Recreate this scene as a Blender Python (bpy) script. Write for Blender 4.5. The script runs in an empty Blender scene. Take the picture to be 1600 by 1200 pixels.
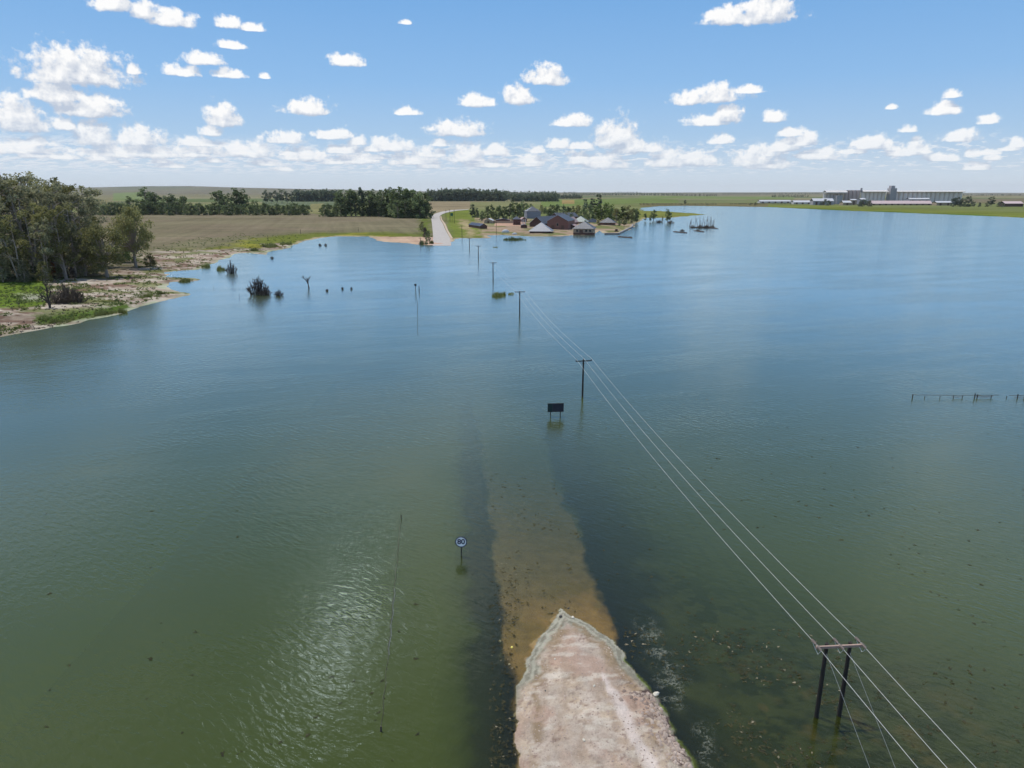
import bpy, math, random
import numpy as np
from mathutils import Vector
random.seed(7)
rng = np.random.default_rng(7)
R = math.radians
scene = bpy.context.scene
C = scene.collection

# ------------------------------------------------------------------ camera
PITCH = R(15.7); CAMH = 30.0; FPX = 1067.0          # photo is 1600 px wide
cam_d = bpy.data.cameras.new('camera'); cam = bpy.data.objects.new('camera', cam_d); C.objects.link(cam)
cam.location = (0, 0, CAMH); cam.rotation_euler = (R(90) - PITCH, 0, 0)
cam_d.sensor_width = 36.0; cam_d.lens = 36.0 * FPX / 1600.0
cam_d.clip_start = 0.1; cam_d.clip_end = 100000
scene.camera = cam
scene.view_settings.view_transform = 'Standard'; scene.view_settings.look = 'None'
scene.view_settings.gamma = 1; scene.view_settings.exposure = 0
scene.cycles.use_denoising = True
scene.cycles.use_adaptive_sampling = True; scene.cycles.adaptive_threshold = 0.02
scene.cycles.max_bounces = 6; scene.cycles.transparent_max_bounces = 12

CP, SP = math.cos(PITCH), math.sin(PITCH)
def ray(px, py):
    u = (px - 800) / FPX; v = (600 - py) / FPX
    return np.array([u, CP + v * SP, -SP + v * CP])
def P(px, py, z=0.0):                                # point of the ground plane z under a photo pixel
    d = ray(px, py); t = (z - CAMH) / d[2]
    return float(d[0] * t), float(d[1] * t)
def azel(px, py):
    d = ray(px, py); return math.atan2(d[0], d[1]), math.atan2(d[2], math.hypot(d[0], d[1]))
def ztop(py, Y):                                     # height of a point seen at row py at distance Y
    d = ray(800, py); return CAMH + Y * d[2] / d[1]
def depth(Y): return Y * CP + CAMH * SP
def mpp(Y): return depth(Y) / FPX                    # metres per photo pixel

# ------------------------------------------------------------------ sun
SUN_EL, SUN_AZ = R(70), R(-58)                       # azimuth measured from +Y towards +X
sd_ = bpy.data.lights.new('sun', 'SUN'); sun = bpy.data.objects.new('sun', sd_); C.objects.link(sun)
sd_.energy = 3.9; sd_.angle = R(0.53); sd_.color = (1.0, 0.955, 0.89)
S = Vector((math.sin(SUN_AZ) * math.cos(SUN_EL), math.cos(SUN_AZ) * math.cos(SUN_EL), math.sin(SUN_EL)))
sun.rotation_euler = S.to_track_quat('Z', 'Y').to_euler()
sun.location = (0, 0, 60)

# ------------------------------------------------------------------ node helpers
class NT:
    def __init__(s, tree): s.t = tree; s.n = tree.nodes; s.l = tree.links
    def new(s, typ, **kw):
        n = s.n.new(typ)
        for k, v in kw.items(): setattr(n, k, v)
        return n
    def put(s, node, key, val):
        if val is None: return
        sock = node.inputs[key]
        if isinstance(val, bpy.types.NodeSocket): s.l.new(val, sock)
        else:
            if sock.type == 'RGBA' and len(val) == 3: val = (*val, 1)
            sock.default_value = val
    def math(s, op, a, b=None, c=None, clamp=False):
        n = s.new('ShaderNodeMath', operation=op); n.use_clamp = clamp
        s.put(n, 0, a); s.put(n, 1, b); s.put(n, 2, c); return n.outputs[0]
    def vec(s, op, a, b=None, c=None, out=0):
        n = s.new('ShaderNodeVectorMath', operation=op)
        s.put(n, 0, a); s.put(n, 1, b); s.put(n, 2, c)
        return n.outputs[out]
    def mix(s, f, a, b, mode='MIX'):
        n = s.new('ShaderNodeMix', data_type='RGBA', blend_type=mode)
        s.put(n, 0, f); s.put(n, 6, a); s.put(n, 7, b); return n.outputs[2]
    def noise(s, v, scale, detail=4, rough=0.55, dim='3D', out=0, dist=0.0):
        n = s.new('ShaderNodeTexNoise', noise_dimensions=dim)
        s.put(n, 'Vector', v); s.put(n, 'Scale', scale); s.put(n, 'Detail', detail); s.put(n, 'Roughness', rough); s.put(n, 'Distortion', dist)
        return n.outputs[out]
    def ss(s, x, lo, hi, a=0.0, b=1.0):
        n = s.new('ShaderNodeMapRange', interpolation_type='SMOOTHSTEP')
        s.put(n, 0, x); s.put(n, 1, lo); s.put(n, 2, hi); s.put(n, 3, a); s.put(n, 4, b); return n.outputs[0]
    def comb(s, x, y, z=0.0):
        n = s.new('ShaderNodeCombineXYZ'); s.put(n, 0, x); s.put(n, 1, y); s.put(n, 2, z); return n.outputs[0]
    def sep(s, v):
        n = s.new('ShaderNodeSeparateXYZ'); s.put(n, 0, v); return n.outputs

# ------------------------------------------------------------------ world: sky and clouds
world = bpy.data.worlds.new('World'); scene.world = world; world.use_nodes = True
wt = NT(world.node_tree); wt.n.clear()
SKY = 0.1
sky = wt.new('ShaderNodeTexSky', sky_type='NISHITA'); sky.sun_disc = False
sky.sun_elevation = SUN_EL; sky.sun_rotation = SUN_AZ
sky.altitude = 1300; sky.air_density = 1.0; sky.dust_density = 0.6; sky.ozone_density = 2.0
# clouds of the photo: left, right, top, bottom edge in photo pixels
CL = [(140,212,-22,18),(200,258,-8,30),(225,308,12,41),(335,378,21,44),(372,416,36,49),(335,385,62,76),(285,353,79,101),
(245,315,102,119),(330,388,105,122),(403,423,114,123),(25,217,70,134),(60,160,68,118),(195,223,99,116),(40,146,127,160),(80,203,146,183),
(-25,88,152,206),(82,122,181,203),(113,186,187,228),(178,260,192,229),(110,320,222,247),(318,378,160,198),(310,352,192,213),
(513,574,82,104),(440,523,152,180),(613,656,165,180),(623,645,31,38),(712,780,147,167),(782,836,131,163),(666,765,187,213),
(-20,96,219,241),(275,335,222,246),(410,481,204,224),(320,442,220,246),(488,560,200,218),(540,576,212,227),(572,648,214,236),
(670,706,218,229),(697,762,221,254),(750,797,222,244),(440,516,228,252),(520,600,236,256),(600,690,238,258),(640,700,228,246),
(1092,1190,8,39),(1140,1250,-14,37),(815,893,100,133),(862,929,179,198),(1045,1110,140,164),(1070,1165,132,160),(1140,1194,132,146),(1065,1150,178,197),(1110,1162,164,192),
(1187,1231,172,191),(922,1000,184,232),(950,1022,208,240),(852,896,216,232),(826,852,226,240),(1107,1151,209,225),(1207,1262,198,214),(1240,1282,205,225),(1198,1252,217,237),
(1446,1506,157,179),(1471,1504,140,153),(1381,1402,163,171),(1524,1563,178,194),(1397,1436,195,207),(1466,1530,200,222),(1574,1606,215,231),
(1320,1403,209,234),(1404,1456,215,241),(1500,1535,232,246),(1467,1505,240,252),(1532,1570,239,251),(1245,1326,229,250),(1136,1232,227,260),
(1008,1080,228,262),(1050,1128,236,260),(880,930,232,258),(905,985,236,264),(800,860,238,258),(720,800,246,262),(1000,1040,222,238),(1430,1460,228,240),
(1325,1342,220,228),(1160,1240,246,264),(1380,1412,226,236)]
_r = random.Random(23)
for _k in range(44):                                   # the small far cumulus low over the horizon, thinning to the right
    _y = 226 + 42 * _r.random() ** .8; _x = 1650 * _r.random() ** 1.25 - 20; _w = (270 - _y) * .45 + _r.uniform(8, 26); CL.append((_x - _w, _x + _w, _y - _w * _r.uniform(.28, .5), _y))
def cloud_group():
    g = bpy.data.node_groups.new('cloud_field', 'ShaderNodeTree')
    g.interface.new_socket('p', in_out='INPUT', socket_type='NodeSocketVector')
    g.interface.new_socket('f', in_out='OUTPUT', socket_type='NodeSocketFloat')
    t = NT(g); gi = t.new('NodeGroupInput'); go = t.new('NodeGroupOutput'); p = gi.outputs[0]
    acc = None
    for (x0, x1, y0, y1) in CL:
        xm = (x0 + x1) / 2
        a0, _ = azel(x0, y1); a1, _ = azel(x1, y1); ac, e0 = azel(xm, y1); _, e1 = azel(xm, y0)
        hw = (a1 - a0) / 2 * 1.12; h = (e1 - e0) * 1.1; eb = e0 + 0.16 * h; hh = h * 0.9
        L = t.vec('MULTIPLY_ADD', p, (1 / hw, 1 / hh, 0), (-ac / hw, -eb / hh, 0))
        L = t.vec('MAXIMUM', L, t.vec('MULTIPLY', L, (1, -4.0, 0)))
        d = t.vec('LENGTH', L, out=1)
        acc = d if acc is None else t.math('MINIMUM', acc, d)
    n = t.noise(t.vec('MULTIPLY', p, (1, 1.35, 0)), 46.0, 6, 0.5, '2D'); n2 = t.noise(p, 105.0, 5, 0.58, '2D')
    f = t.math('MULTIPLY_ADD', acc, -1.25, 1.25)
    f = t.math('MAXIMUM', f, -1.5)
    f = t.math('MULTIPLY_ADD', t.math('SUBTRACT', n, 0.5), 1.15, f)
    f = t.math('MULTIPLY_ADD', t.math('SUBTRACT', n2, 0.5), 1.05, f)
    t.l.new(f, go.inputs[0]); return g
CG = cloud_group()
tc = wt.new('ShaderNodeTexCoord'); dirv = wt.vec('NORMALIZE', tc.outputs['Generated'])
dx, dy, dz = wt.sep(dirv)
el = wt.math('ARCSINE', dz); az = wt.math('ARCTAN2', dx, dy)
p = wt.comb(az, el)
def field(off):
    n = wt.new('ShaderNodeGroup'); n.node_tree = CG
    wt.put(n, 0, wt.vec('ADD', p, off) if off else p); return n.outputs[0]
f0 = field(None); f1 = field((-0.004, 0.0105, 0))
alpha = wt.ss(f0, 0.0, 0.55)
lit = wt.math('MULTIPLY_ADD', wt.math('SUBTRACT', f0, f1), 1.0, 0.44, clamp=True)
# a thin rank of far small cumulus just over the horizon
elc = wt.math('MAXIMUM', el, 0.004)
lowp = wt.comb(wt.math('MULTIPLY', az, 60.0), wt.math('MULTIPLY', wt.math('LOGARITHM', elc, 2.718), 10.0))
ln = wt.noise(lowp, 1.0, 6, 0.58, '2D'); ln2 = wt.noise(wt.vec('ADD', lowp, (-0.03, 0.12, 0)), 1.0, 6, 0.58, '2D')
band = wt.math('MULTIPLY', wt.ss(el, R(0.9), R(1.7)), wt.ss(el, R(2.7), R(4.2), 1.0, 0.0))
lal = wt.math('MULTIPLY', wt.ss(wt.math('MULTIPLY_ADD', wt.ss(az, R(-40), R(35), 0.10, -0.02), 1.0, ln), 0.5, 0.64), band)
lal = wt.math('MULTIPLY', lal, wt.ss(el, R(1.0), R(3.2), 0.45, 0.75))
# sparse cumulus higher up, over the camera (they light and mirror in the water)
zc = wt.math('MAXIMUM', dz, 0.05)
hp = wt.comb(wt.math('DIVIDE', dx, zc), wt.math('DIVIDE', dy, zc))
hn = wt.noise(hp, 1.5, 6, 0.55, '2D')
hth = wt.math('SUBTRACT', hn, 0.0)
hal = wt.math('MULTIPLY', wt.ss(hth, 0.49, 0.68), wt.ss(el, R(15), R(20)))
# bright out-of-view cloud, added high ahead so its mirror image glints on the water
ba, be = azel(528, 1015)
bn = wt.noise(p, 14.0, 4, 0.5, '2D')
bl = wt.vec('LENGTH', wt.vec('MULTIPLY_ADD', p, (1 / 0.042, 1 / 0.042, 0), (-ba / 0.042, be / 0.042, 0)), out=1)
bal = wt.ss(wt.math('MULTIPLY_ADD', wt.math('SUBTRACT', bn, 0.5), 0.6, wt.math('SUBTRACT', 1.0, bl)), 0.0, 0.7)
skyc = wt.vec('SCALE', sky.outputs[0]); skyc.node.inputs['Scale'].default_value = SKY
ramp = wt.new('ShaderNodeValToRGB'); 
cr = ramp.color_ramp
wt.put(ramp, 0, wt.math('DIVIDE', wt.math('MAXIMUM', el, 0.0), R(60), clamp=True))
for pos, c in ((0.0, (0.70, 0.78, 0.88)), (R(1.6) / R(60), (0.59, 0.71, 0.86)), (R(4) / R(60), (0.40, 0.60, 0.85)), (R(8) / R(60), (0.275, 0.52, 0.86)), (R(14) / R(60), (0.185, 0.43, 0.81)), (R(30) / R(60), (0.17, 0.36, 0.66)), (1.0, (0.06, 0.20, 0.52))):
    e_ = cr.elements.new(pos) if pos not in (0.0, 1.0) else cr.elements[0 if pos == 0.0 else -1]
    e_.color = (*c, 1)
skyc = wt.mix(0.85, skyc, ramp.outputs[0])
ccol = wt.mix(lit, (0.53, 0.60, 0.72), (1.0, 1.0, 1.0))
lcol = wt.mix(wt.math('MULTIPLY_ADD', wt.math('SUBTRACT', ln, ln2), 7.0, 0.6, clamp=True), (0.64, 0.71, 0.82), (0.93, 0.945, 0.97))
col = wt.mix(hal, skyc, (0.95, 0.96, 0.98))
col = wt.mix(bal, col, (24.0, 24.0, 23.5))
col = wt.mix(lal, col, lcol)
fade = wt.ss(el, R(1.0), R(6.0), 0.72, 1.0)
col = wt.mix(wt.math('MULTIPLY', alpha, fade), col, ccol)
bg = wt.new('ShaderNodeBackground'); wt.put(bg, 0, col); wt.put(bg, 1, 1.0)
world.cycles.sampling_method = 'MANUAL'; world.cycles.sample_map_resolution = 256
wo = wt.new('ShaderNodeOutputWorld'); wt.l.new(bg.outputs[0], wo.inputs[0])

# ------------------------------------------------------------------ numpy helpers
def h2(ix, iy, seed):
    n = (ix.astype(np.int64) * 374761393 + iy.astype(np.int64) * 668265263 + seed * 69069) & 0x7fffffff
    n = ((n ^ (n >> 13)) * 1274126177) & 0x7fffffff
    return ((n ^ (n >> 16)) & 0xffff) / 65535.0
def vnoise(x, y, seed=0):
    ix = np.floor(x); iy = np.floor(y); fx = x - ix; fy = y - iy
    fx = fx * fx * (3 - 2 * fx); fy = fy * fy * (3 - 2 * fy)
    a = h2(ix, iy, seed); b = h2(ix + 1, iy, seed); c = h2(ix, iy + 1, seed); d = h2(ix + 1, iy + 1, seed)
    return (a * (1 - fx) + b * fx) * (1 - fy) + (c * (1 - fx) + d * fx) * fy
def fbm(x, y, seed=0, o=4):
    s = 0; a = 0.5
    for k in range(o): s = s + a * vnoise(x * 2 ** k, y * 2 ** k, seed + k); a *= 0.5
    return s / (1 - 0.5 ** o)
def sst(x, a, b):
    t = np.clip((x - a) / (b - a), 0, 1); return t * t * (3 - 2 * t)
def inpoly(x, y, poly):
    r = np.zeros(x.shape, bool); n = len(poly)
    for i in range(n):
        x0, y0 = poly[i]; x1, y1 = poly[(i + 1) % n]
        if y0 == y1: continue
        c = ((y0 > y) != (y1 > y)) & (x < (x1 - x0) * (y - y0) / (y1 - y0) + x0); r ^= c
    return r
def sdist(x, y, poly):                               # > 0 outside the polygon
    d = np.full(x.shape, 1e12); n = len(poly)
    for i in range(n):
        x0, y0 = poly[i]; x1, y1 = poly[(i + 1) % n]
        ex, ey = x1 - x0, y1 - y0; L = ex * ex + ey * ey + 1e-12
        t = np.clip(((x - x0) * ex + (y - y0) * ey) / L, 0, 1)
        d = np.minimum(d, (x - x0 - t * ex) ** 2 + (y - y0 - t * ey) ** 2)
    d = np.sqrt(d); return np.where(inpoly(x, y, poly), -d, d)
def grid_mesh(name, X, Y, Z, attrs=None, smooth=True):
    r, c = X.shape
    me = bpy.data.meshes.new(name)
    co = np.stack([X, Y, Z], -1).reshape(-1, 3).astype(np.float32)
    i = np.arange(r * c).reshape(r, c)
    q = np.stack([i[:-1, :-1], i[:-1, 1:], i[1:, 1:], i[1:, :-1]], -1).reshape(-1, 4)
    np_mesh(me, co, q, smooth)
    for k, v in (attrs or {}).items():
        if v.ndim == 3:
            a = me.attributes.new(k, 'FLOAT_COLOR', 'POINT')
            a.data.foreach_set('color', np.concatenate([v.reshape(-1, 3), np.ones((r * c, 1))], 1).astype(np.float32).ravel())
        else:
            a = me.attributes.new(k, 'FLOAT', 'POINT'); a.data.foreach_set('value', v.astype(np.float32).ravel())
    return me
def np_mesh(me, co, q, smooth=False):
    n = len(q); k = q.shape[1]
    me.vertices.add(len(co)); me.vertices.foreach_set('co', co.astype(np.float32).ravel())
    me.loops.add(n * k); me.loops.foreach_set('vertex_index', q.astype(np.int32).ravel())
    me.polygons.add(n); me.polygons.foreach_set('loop_start', (np.arange(n) * k).astype(np.int32))
    if smooth: me.polygons.foreach_set('use_smooth', np.ones(n, bool))
    me.update(calc_edges=True); me.validate()
def link(name, me, mat=None, parent=None):
    o = bpy.data.objects.new(name, me); C.objects.link(o)
    if mat is not None and not me.materials: me.materials.append(mat)
    if parent is not None: o.parent = parent
    return o
def tag(o, label=None, cat=None, group=None, kind=None):
    for k, v in (('label', label), ('category', cat), ('group', group), ('kind', kind)):
        if v: o[k] = v
    return o
def empty(name, loc, label, cat, group=None, rz=0.0):
    o = bpy.data.objects.new(name, None); C.objects.link(o); o.location = loc; o.rotation_euler = (0, 0, rz)
    o.empty_display_size = 0.3
    return tag(o, label, cat, group)

# ------------------------------------------------------------------ materials
def new_mat(name):
    m = bpy.data.materials.new(name); m.use_nodes = True; t = NT(m.node_tree); t.n.clear()
    o = t.new('ShaderNodeOutputMaterial'); return m, t, o
def obj_pos(t): return t.new('ShaderNodeTexCoord').outputs['Object']
def wpos(t): return t.new('ShaderNodeNewGeometry').outputs['Position']
def simple(name, col, rough=0.7, var=0.18, scale=3.0, metal=0.0, spec=0.3, bump=0.0, stretch=(1, 1, 1)):
    m, t, o = new_mat(name); v = t.vec('MULTIPLY', obj_pos(t), stretch)
    n = t.noise(v, scale, 5, 0.6); c = t.mix(n, tuple(k * (1 - var * 1.6) for k in col), tuple(min(1, k * (1 + var * 1.6)) for k in col))
    b = t.new('ShaderNodeBsdfPrincipled'); t.put(b, 'Base Color', c); t.put(b, 'Roughness', rough); t.put(b, 'Metallic', metal)
    t.put(b, 'Specular IOR Level', spec)
    if bump:
        bm = t.new('ShaderNodeBump'); t.put(bm, 'Height', n); t.put(bm, 'Strength', 1.0); t.put(bm, 'Distance', bump); t.put(b, 'Normal', bm.outputs[0])
    t.l.new(b.outputs[0], o.inputs[0]); return m
def leafy(name, c0, c1, trans=0.45):
    m, t, o = new_mat(name); g = t.new('ShaderNodeNewGeometry'); oi = t.new('ShaderNodeObjectInfo')
    n = t.noise(obj_pos(t), 0.22, 3, 0.6)
    f = t.math('MULTIPLY_ADD', g.outputs['Random Per Island'], 0.55, t.math('MULTIPLY_ADD', n, 0.9, -0.22), clamp=True)
    c = t.mix(f, c0, c1)
    w = t.math('MULTIPLY_ADD', oi.outputs['Random'], 0.55, 0.72)
    c = t.vec('SCALE', c); t.put(c.node, 'Scale', w)
    d = t.new('ShaderNodeBsdfDiffuse'); t.put(d, 0, c)
    tr = t.new('ShaderNodeBsdfTranslucent'); t.put(tr, 0, c)
    mx = t.new('ShaderNodeMixShader'); t.put(mx, 0, trans); t.l.new(d.outputs[0], mx.inputs[1]); t.l.new(tr.outputs[0], mx.inputs[2])
    t.l.new(mx.outputs[0], o.inputs[0]); return m
M = {}
M['euc_leaf'] = leafy('eucalyptus_leaf', (0.125, 0.13, 0.07), (0.40, 0.385, 0.23))
M['olive_leaf'] = leafy('olive_leaf', (0.13, 0.135, 0.05), (0.36, 0.34, 0.15))
M['green_leaf'] = leafy('green_leaf', (0.08, 0.112, 0.05), (0.23, 0.275, 0.13))
M['bright_leaf'] = leafy('bright_leaf', (0.075, 0.115, 0.030), (0.20, 0.25, 0.085))
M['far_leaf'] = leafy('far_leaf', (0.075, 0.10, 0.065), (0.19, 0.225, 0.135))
M['reed'] = leafy('reed_blade', (0.11, 0.14, 0.04), (0.28, 0.29, 0.11))
M['scrub'] = leafy('scrub', (0.07, 0.055, 0.045), (0.17, 0.14, 0.11), 0.05)
M['bark'] = simple('bark', (0.30, 0.25, 0.21), 0.9, 0.3, 1.5, stretch=(3, 3, 0.6))
M['dark_bark'] = simple('dark_bark', (0.06, 0.048, 0.042), 0.9, 0.3, 1.5, stretch=(3, 3, 0.6))
M['deadwood'] = simple('deadwood', (0.10, 0.082, 0.075), 0.9, 0.3, 2.0)
M['pole'] = simple('creosoted_timber', (0.022, 0.018, 0.016), 0.75, 0.4, 2.0, stretch=(5, 5, 0.4))
M['crossarm'] = simple('weathered_crossarm', (0.30, 0.21, 0.17), 0.8, 0.25, 4.0)
M['wire'] = simple('bare_aluminium_wire', (0.52, 0.53, 0.52), 0.6, 0.1, 0.5, 0.1)
M['glass_ins'] = simple('glazed_insulator', (0.25, 0.2, 0.17), 0.25, 0.1)
M['steel'] = simple('galvanised_steel', (0.30, 0.31, 0.31), 0.5, 0.15, 5.0, 0.4)
M['dark_steel'] = simple('dark_steel', (0.04, 0.042, 0.04), 0.6, 0.25, 5.0, 0.2)

# ------------------------------------------------------------------ shoreline and fields
SHORE_PX = [(0,527),(40,520),(80,512),(110,508),(140,500),(175,493),(207,485),(228,477),(250,472),(280,465),(298,460),(285,456),(262,449),(268,441),(300,440),(313,437),(300,434.5),(262,433),(262,426),(285,423),(310,421.5),(322,415),(338,410),(352,403),(372,396),(392,396),(416,398),(420,392),(442,390),(455,386),(468,380),(482,375),(498,372),(530,369.5),(580,369.5),(590,377),(610,379),(640,380.5),(666,383),(680,383),(702,382),(706,377),(720,372.5),(742,372.5),(760,372),(765,368),(786,367.5),(806,368.5),(827,369.5),(850,369.5),(876,369.5),(898,367.5),(930,366.5),(937,360),(945,366.5),(966,366.5),(990,355),(990,350),(1000,346),(1010,340.5),(1042,340.5),(1070,338),(1106,335.3),(1080,333),(1050,331),(1030,329.5),(1005,329.5),(1000,325),(1030,322.2),(1072,321.5),(1130,322.4),(1200,323.6),(1240,325.4),(1290,327.8),(1330,329.6),(1397,332),(1487,335.5),(1560,338.5),(1600,340.5),(1700,347)]
LAKE = [P(x, y) for x, y in SHORE_PX] + [(900, 650), (1800, 300), (1800, -1800), (-1800, -1800), (-1800, 60), (-400, 100), (-180, 122)]
def pix(X, Y):
    dp = np.maximum(depth(Y), 5.0); v = (-(Y * SP) * -1 * 0 + ((-CAMH) * CP + Y * SP)) / dp
    return 800 + FPX * X / dp, 600 - FPX * v
def plane_poly(pts): return [P(x, y) for x, y in pts]
HP = [(-4000, 297), (100, 295), (300, 294), (500, 297), (650, 299.5), (800, 301), (1000, 302), (1300, 301), (1450, 302.5), (6000, 302.5)]
def height(X, Y):
    X = np.asarray(X, float); Y = np.asarray(Y, float)
    sd = sdist(X, Y, LAKE)
    w = np.clip(Y / 300, 0.3, 3)
    sd = sd + (fbm(X / 9, Y / 9, 3) - 0.5) * 5 * w + (fbm(X / 2.5, Y / 2.5, 8) - 0.5) * 1.6
    land = 0.10 * np.clip(sd, 0, 4) * 0.35 + 0.018 * np.clip(sd - 3, 0, 55) + 0.004 * np.clip(sd, 0, 250)
    land = land + (fbm(X / 14, Y / 14, 5) - 0.5) * 0.25 * sst(sd, 2, 20)
    sea = np.maximum(0.06 * sd, -3.0)
    z = np.where(sd > 0, land, sea)
    ppx = 800 + FPX * X / np.maximum(depth(Y), 1.0)
    hp = np.interp(ppx, [a for a, b in HP], [b for a, b in HP])
    hill = np.clip((303.0 - hp) * 11.5 * sst(Y, 3500, 11500), 0, 200) * (0.75 + 0.5 * fbm(X / 2600, Y / 2600, 11))
    hill = hill + sst(Y, 1800, 5000) * 10 * (fbm(X / 900, Y / 900, 21) - 0.45)
    return z + hill, sd
def gz(x, y): return float(height(np.array([x]), np.array([y]))[0][0])
def G(px, py):                                        # ground point under a photo pixel, on the modelled relief
    z = 0.0
    for k in range(3):
        x, y = P(px, py, z); z = max(gz(x, y), 0.0)
    return x, y, z
# ---- one ground sheet: land, lake bed, far hills
pxs = np.concatenate([[-4000, -2800, -2000, -1400, -1000, -700, -480, -320, -200, -120], np.arange(-60, 1661, 1.3), [1720, 1800, 1900, 2050, 2250, 2500, 2900, 3500, 4300, 5500]])
rows = np.concatenate([np.arange(301.9, 306, 0.22), np.arange(306, 345, 0.5), np.arange(345, 440, 0.8), np.arange(440, 540, 1.2)])
Yr = np.array([P(800, r)[1] for r in rows]); Yr = np.concatenate([[24000, 18000], Yr, [140, 120, 90, 60, 30, 0, -60, -150, -400, -900, -1800]])
UU, YY = np.meshgrid((pxs - 800) / FPX, Yr)
XX = UU * np.maximum(depth(YY), 165.0)
ZZ, SDG = height(XX, YY)
dp = np.maximum(depth(YY), 20.0); GPX = 800 + FPX * XX / dp; GPY = 600 - FPX * (-CAMH * CP + YY * SP) / dp
col = np.zeros(XX.shape + (3,))
def setc(mask, c):
    m = np.clip(mask, 0, 1)[..., None]; col[:] = col * (1 - m) + np.array(c) * m
def pm(pts, soft=0):
    if not soft: return inpoly(GPX, GPY, pts).astype(float)
    return sum(inpoly(GPX + (fbm(XX / 12, YY / 12, 31 + k * 7) - .5) * 34 * soft, GPY + (fbm(XX / 14, YY / 20, 33 + k * 7) - .5) * 12 * soft * np.clip(200 / np.maximum(YY, 60), .2, 2), pts).astype(float) for k in range(3)) / 3
# far country: a patchwork of tan, straw, green and ploughed fields, in long strips
rot = 0.35; A = XX * math.cos(rot) + YY * math.sin(rot); B = -XX * math.sin(rot) + YY * math.cos(rot)
cell = h2(np.floor(A / 950 + 0.2 * np.floor(B / 1100)), np.floor(B / 1100), 5)
pal = np.array([(0.17, 0.155, 0.085), (0.115, 0.14, 0.05), (0.14, 0.12, 0.075), (0.19, 0.175, 0.10), (0.10, 0.125, 0.055), (0.13, 0.145, 0.065), (0.16, 0.14, 0.09)])
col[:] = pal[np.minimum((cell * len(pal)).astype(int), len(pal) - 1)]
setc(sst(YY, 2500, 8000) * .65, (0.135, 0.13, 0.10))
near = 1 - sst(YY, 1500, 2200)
setc(near * 0.8, (0.13, 0.145, 0.055))
setc(pm([(-400, 335), (150, 334), (486, 336), (520, 340), (700, 341), (700, 385), (240, 400), (-400, 420)]), (0.145, 0.132, 0.078))       # the brown fallow field
br = fbm(XX / 60, YY / 40, 41)
setc(pm([(-400, 335), (150, 334), (486, 336), (520, 340), (672, 341), (672, 360), (540, 362), (440, 366), (300, 378), (240, 392), (-400, 420)], 1) * (0.35 + 0.5 * sst(br, .4, .65)), (0.165, 0.135, 0.092))
setc(pm([(178, 306), (226, 305.5), (226, 315), (176, 315)]), (0.14, 0.175, 0.07))
setc(pm([(410, 313), (540, 313), (540, 323), (410, 323)]), (0.10, 0.12, 0.07))
setc(pm([(486, 320), (508, 319), (508, 336), (484, 336)]), (0.17, 0.16, 0.075))
setc(pm([(670, 316), (790, 316), (760, 325), (735, 329), (700, 331), (672, 338)]), (0.21, 0.17, 0.105))
setc(pm([(735, 317), (800, 316), (800, 330), (735, 329)]), (0.16, 0.16, 0.075))
setc(pm([(845, 313), (1010, 310), (1060, 313), (1060, 318), (990, 319), (845, 325)]), (0.12, 0.155, 0.05))
setc(pm([(878, 313.5), (898, 313), (898, 320), (878, 320)]), (0.24, 0.175, 0.075))
setc(pm([(1000, 307), (1240, 308), (1240, 313), (1000, 311)]), (0.13, 0.165, 0.06))
# green margin along the left shore
gm = (1 - sst(SDG + (fbm(XX / 12, YY / 12, 51) - .5) * 24, 24, 46)) * sst(YY, 150, 180) * (GPX < 672) * (GPY > 352)
setc(gm * 0.9, (0.115, 0.135, 0.026))
setc(gm * sst(fbm(XX / 22, YY / 22, 52), 0.45, 0.62), (0.20, 0.19, 0.035))
# mud and sand of the left shore
mud = (GPX < 470) * (YY < 420) * (YY > 60)
mw = np.interp(GPX, [0, 150, 300, 400, 470], [70, 60, 36, 18, 6])
mm = mud * (1 - sst(SDG + (fbm(XX / 8, YY / 8, 61) - .5) * 22, mw * 0.75, mw))
setc(mm, (0.27, 0.215, 0.165))
setc(mm * sst(fbm(XX / 6, YY / 3, 62), 0.48, 0.6), (0.38, 0.33, 0.265))
setc(mm * sst(fbm(XX / 5, YY / 4, 63), 0.56, 0.66), (0.15, 0.10, 0.075))
setc(mm * sst(fbm(XX / 10, YY / 7, 64), 0.57, 0.66) * 0.7, (0.10, 0.125, 0.03))
setc(mud * pm([(-80, 446), (30, 443), (72, 440), (78, 470), (72, 480), (40, 485), (-80, 487)], 1), (0.105, 0.15, 0.026))
setc(mud * pm([(22, 466), (66, 464), (62, 474), (26, 474)], 1.3) * .7, (0.30, 0.28, 0.24))
setc(mud * pm([(55, 496), (120, 488), (200, 476), (205, 483), (150, 493), (110, 502), (62, 508)], 1), (0.075, 0.115, 0.025))
setc(pm([(-80, 380), (150, 380), (215, 405), (250, 415), (215, 420), (150, 436), (60, 440), (-80, 446)], 1) * 0.75, (0.07, 0.065, 0.035))   # leaf litter below the grove
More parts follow.
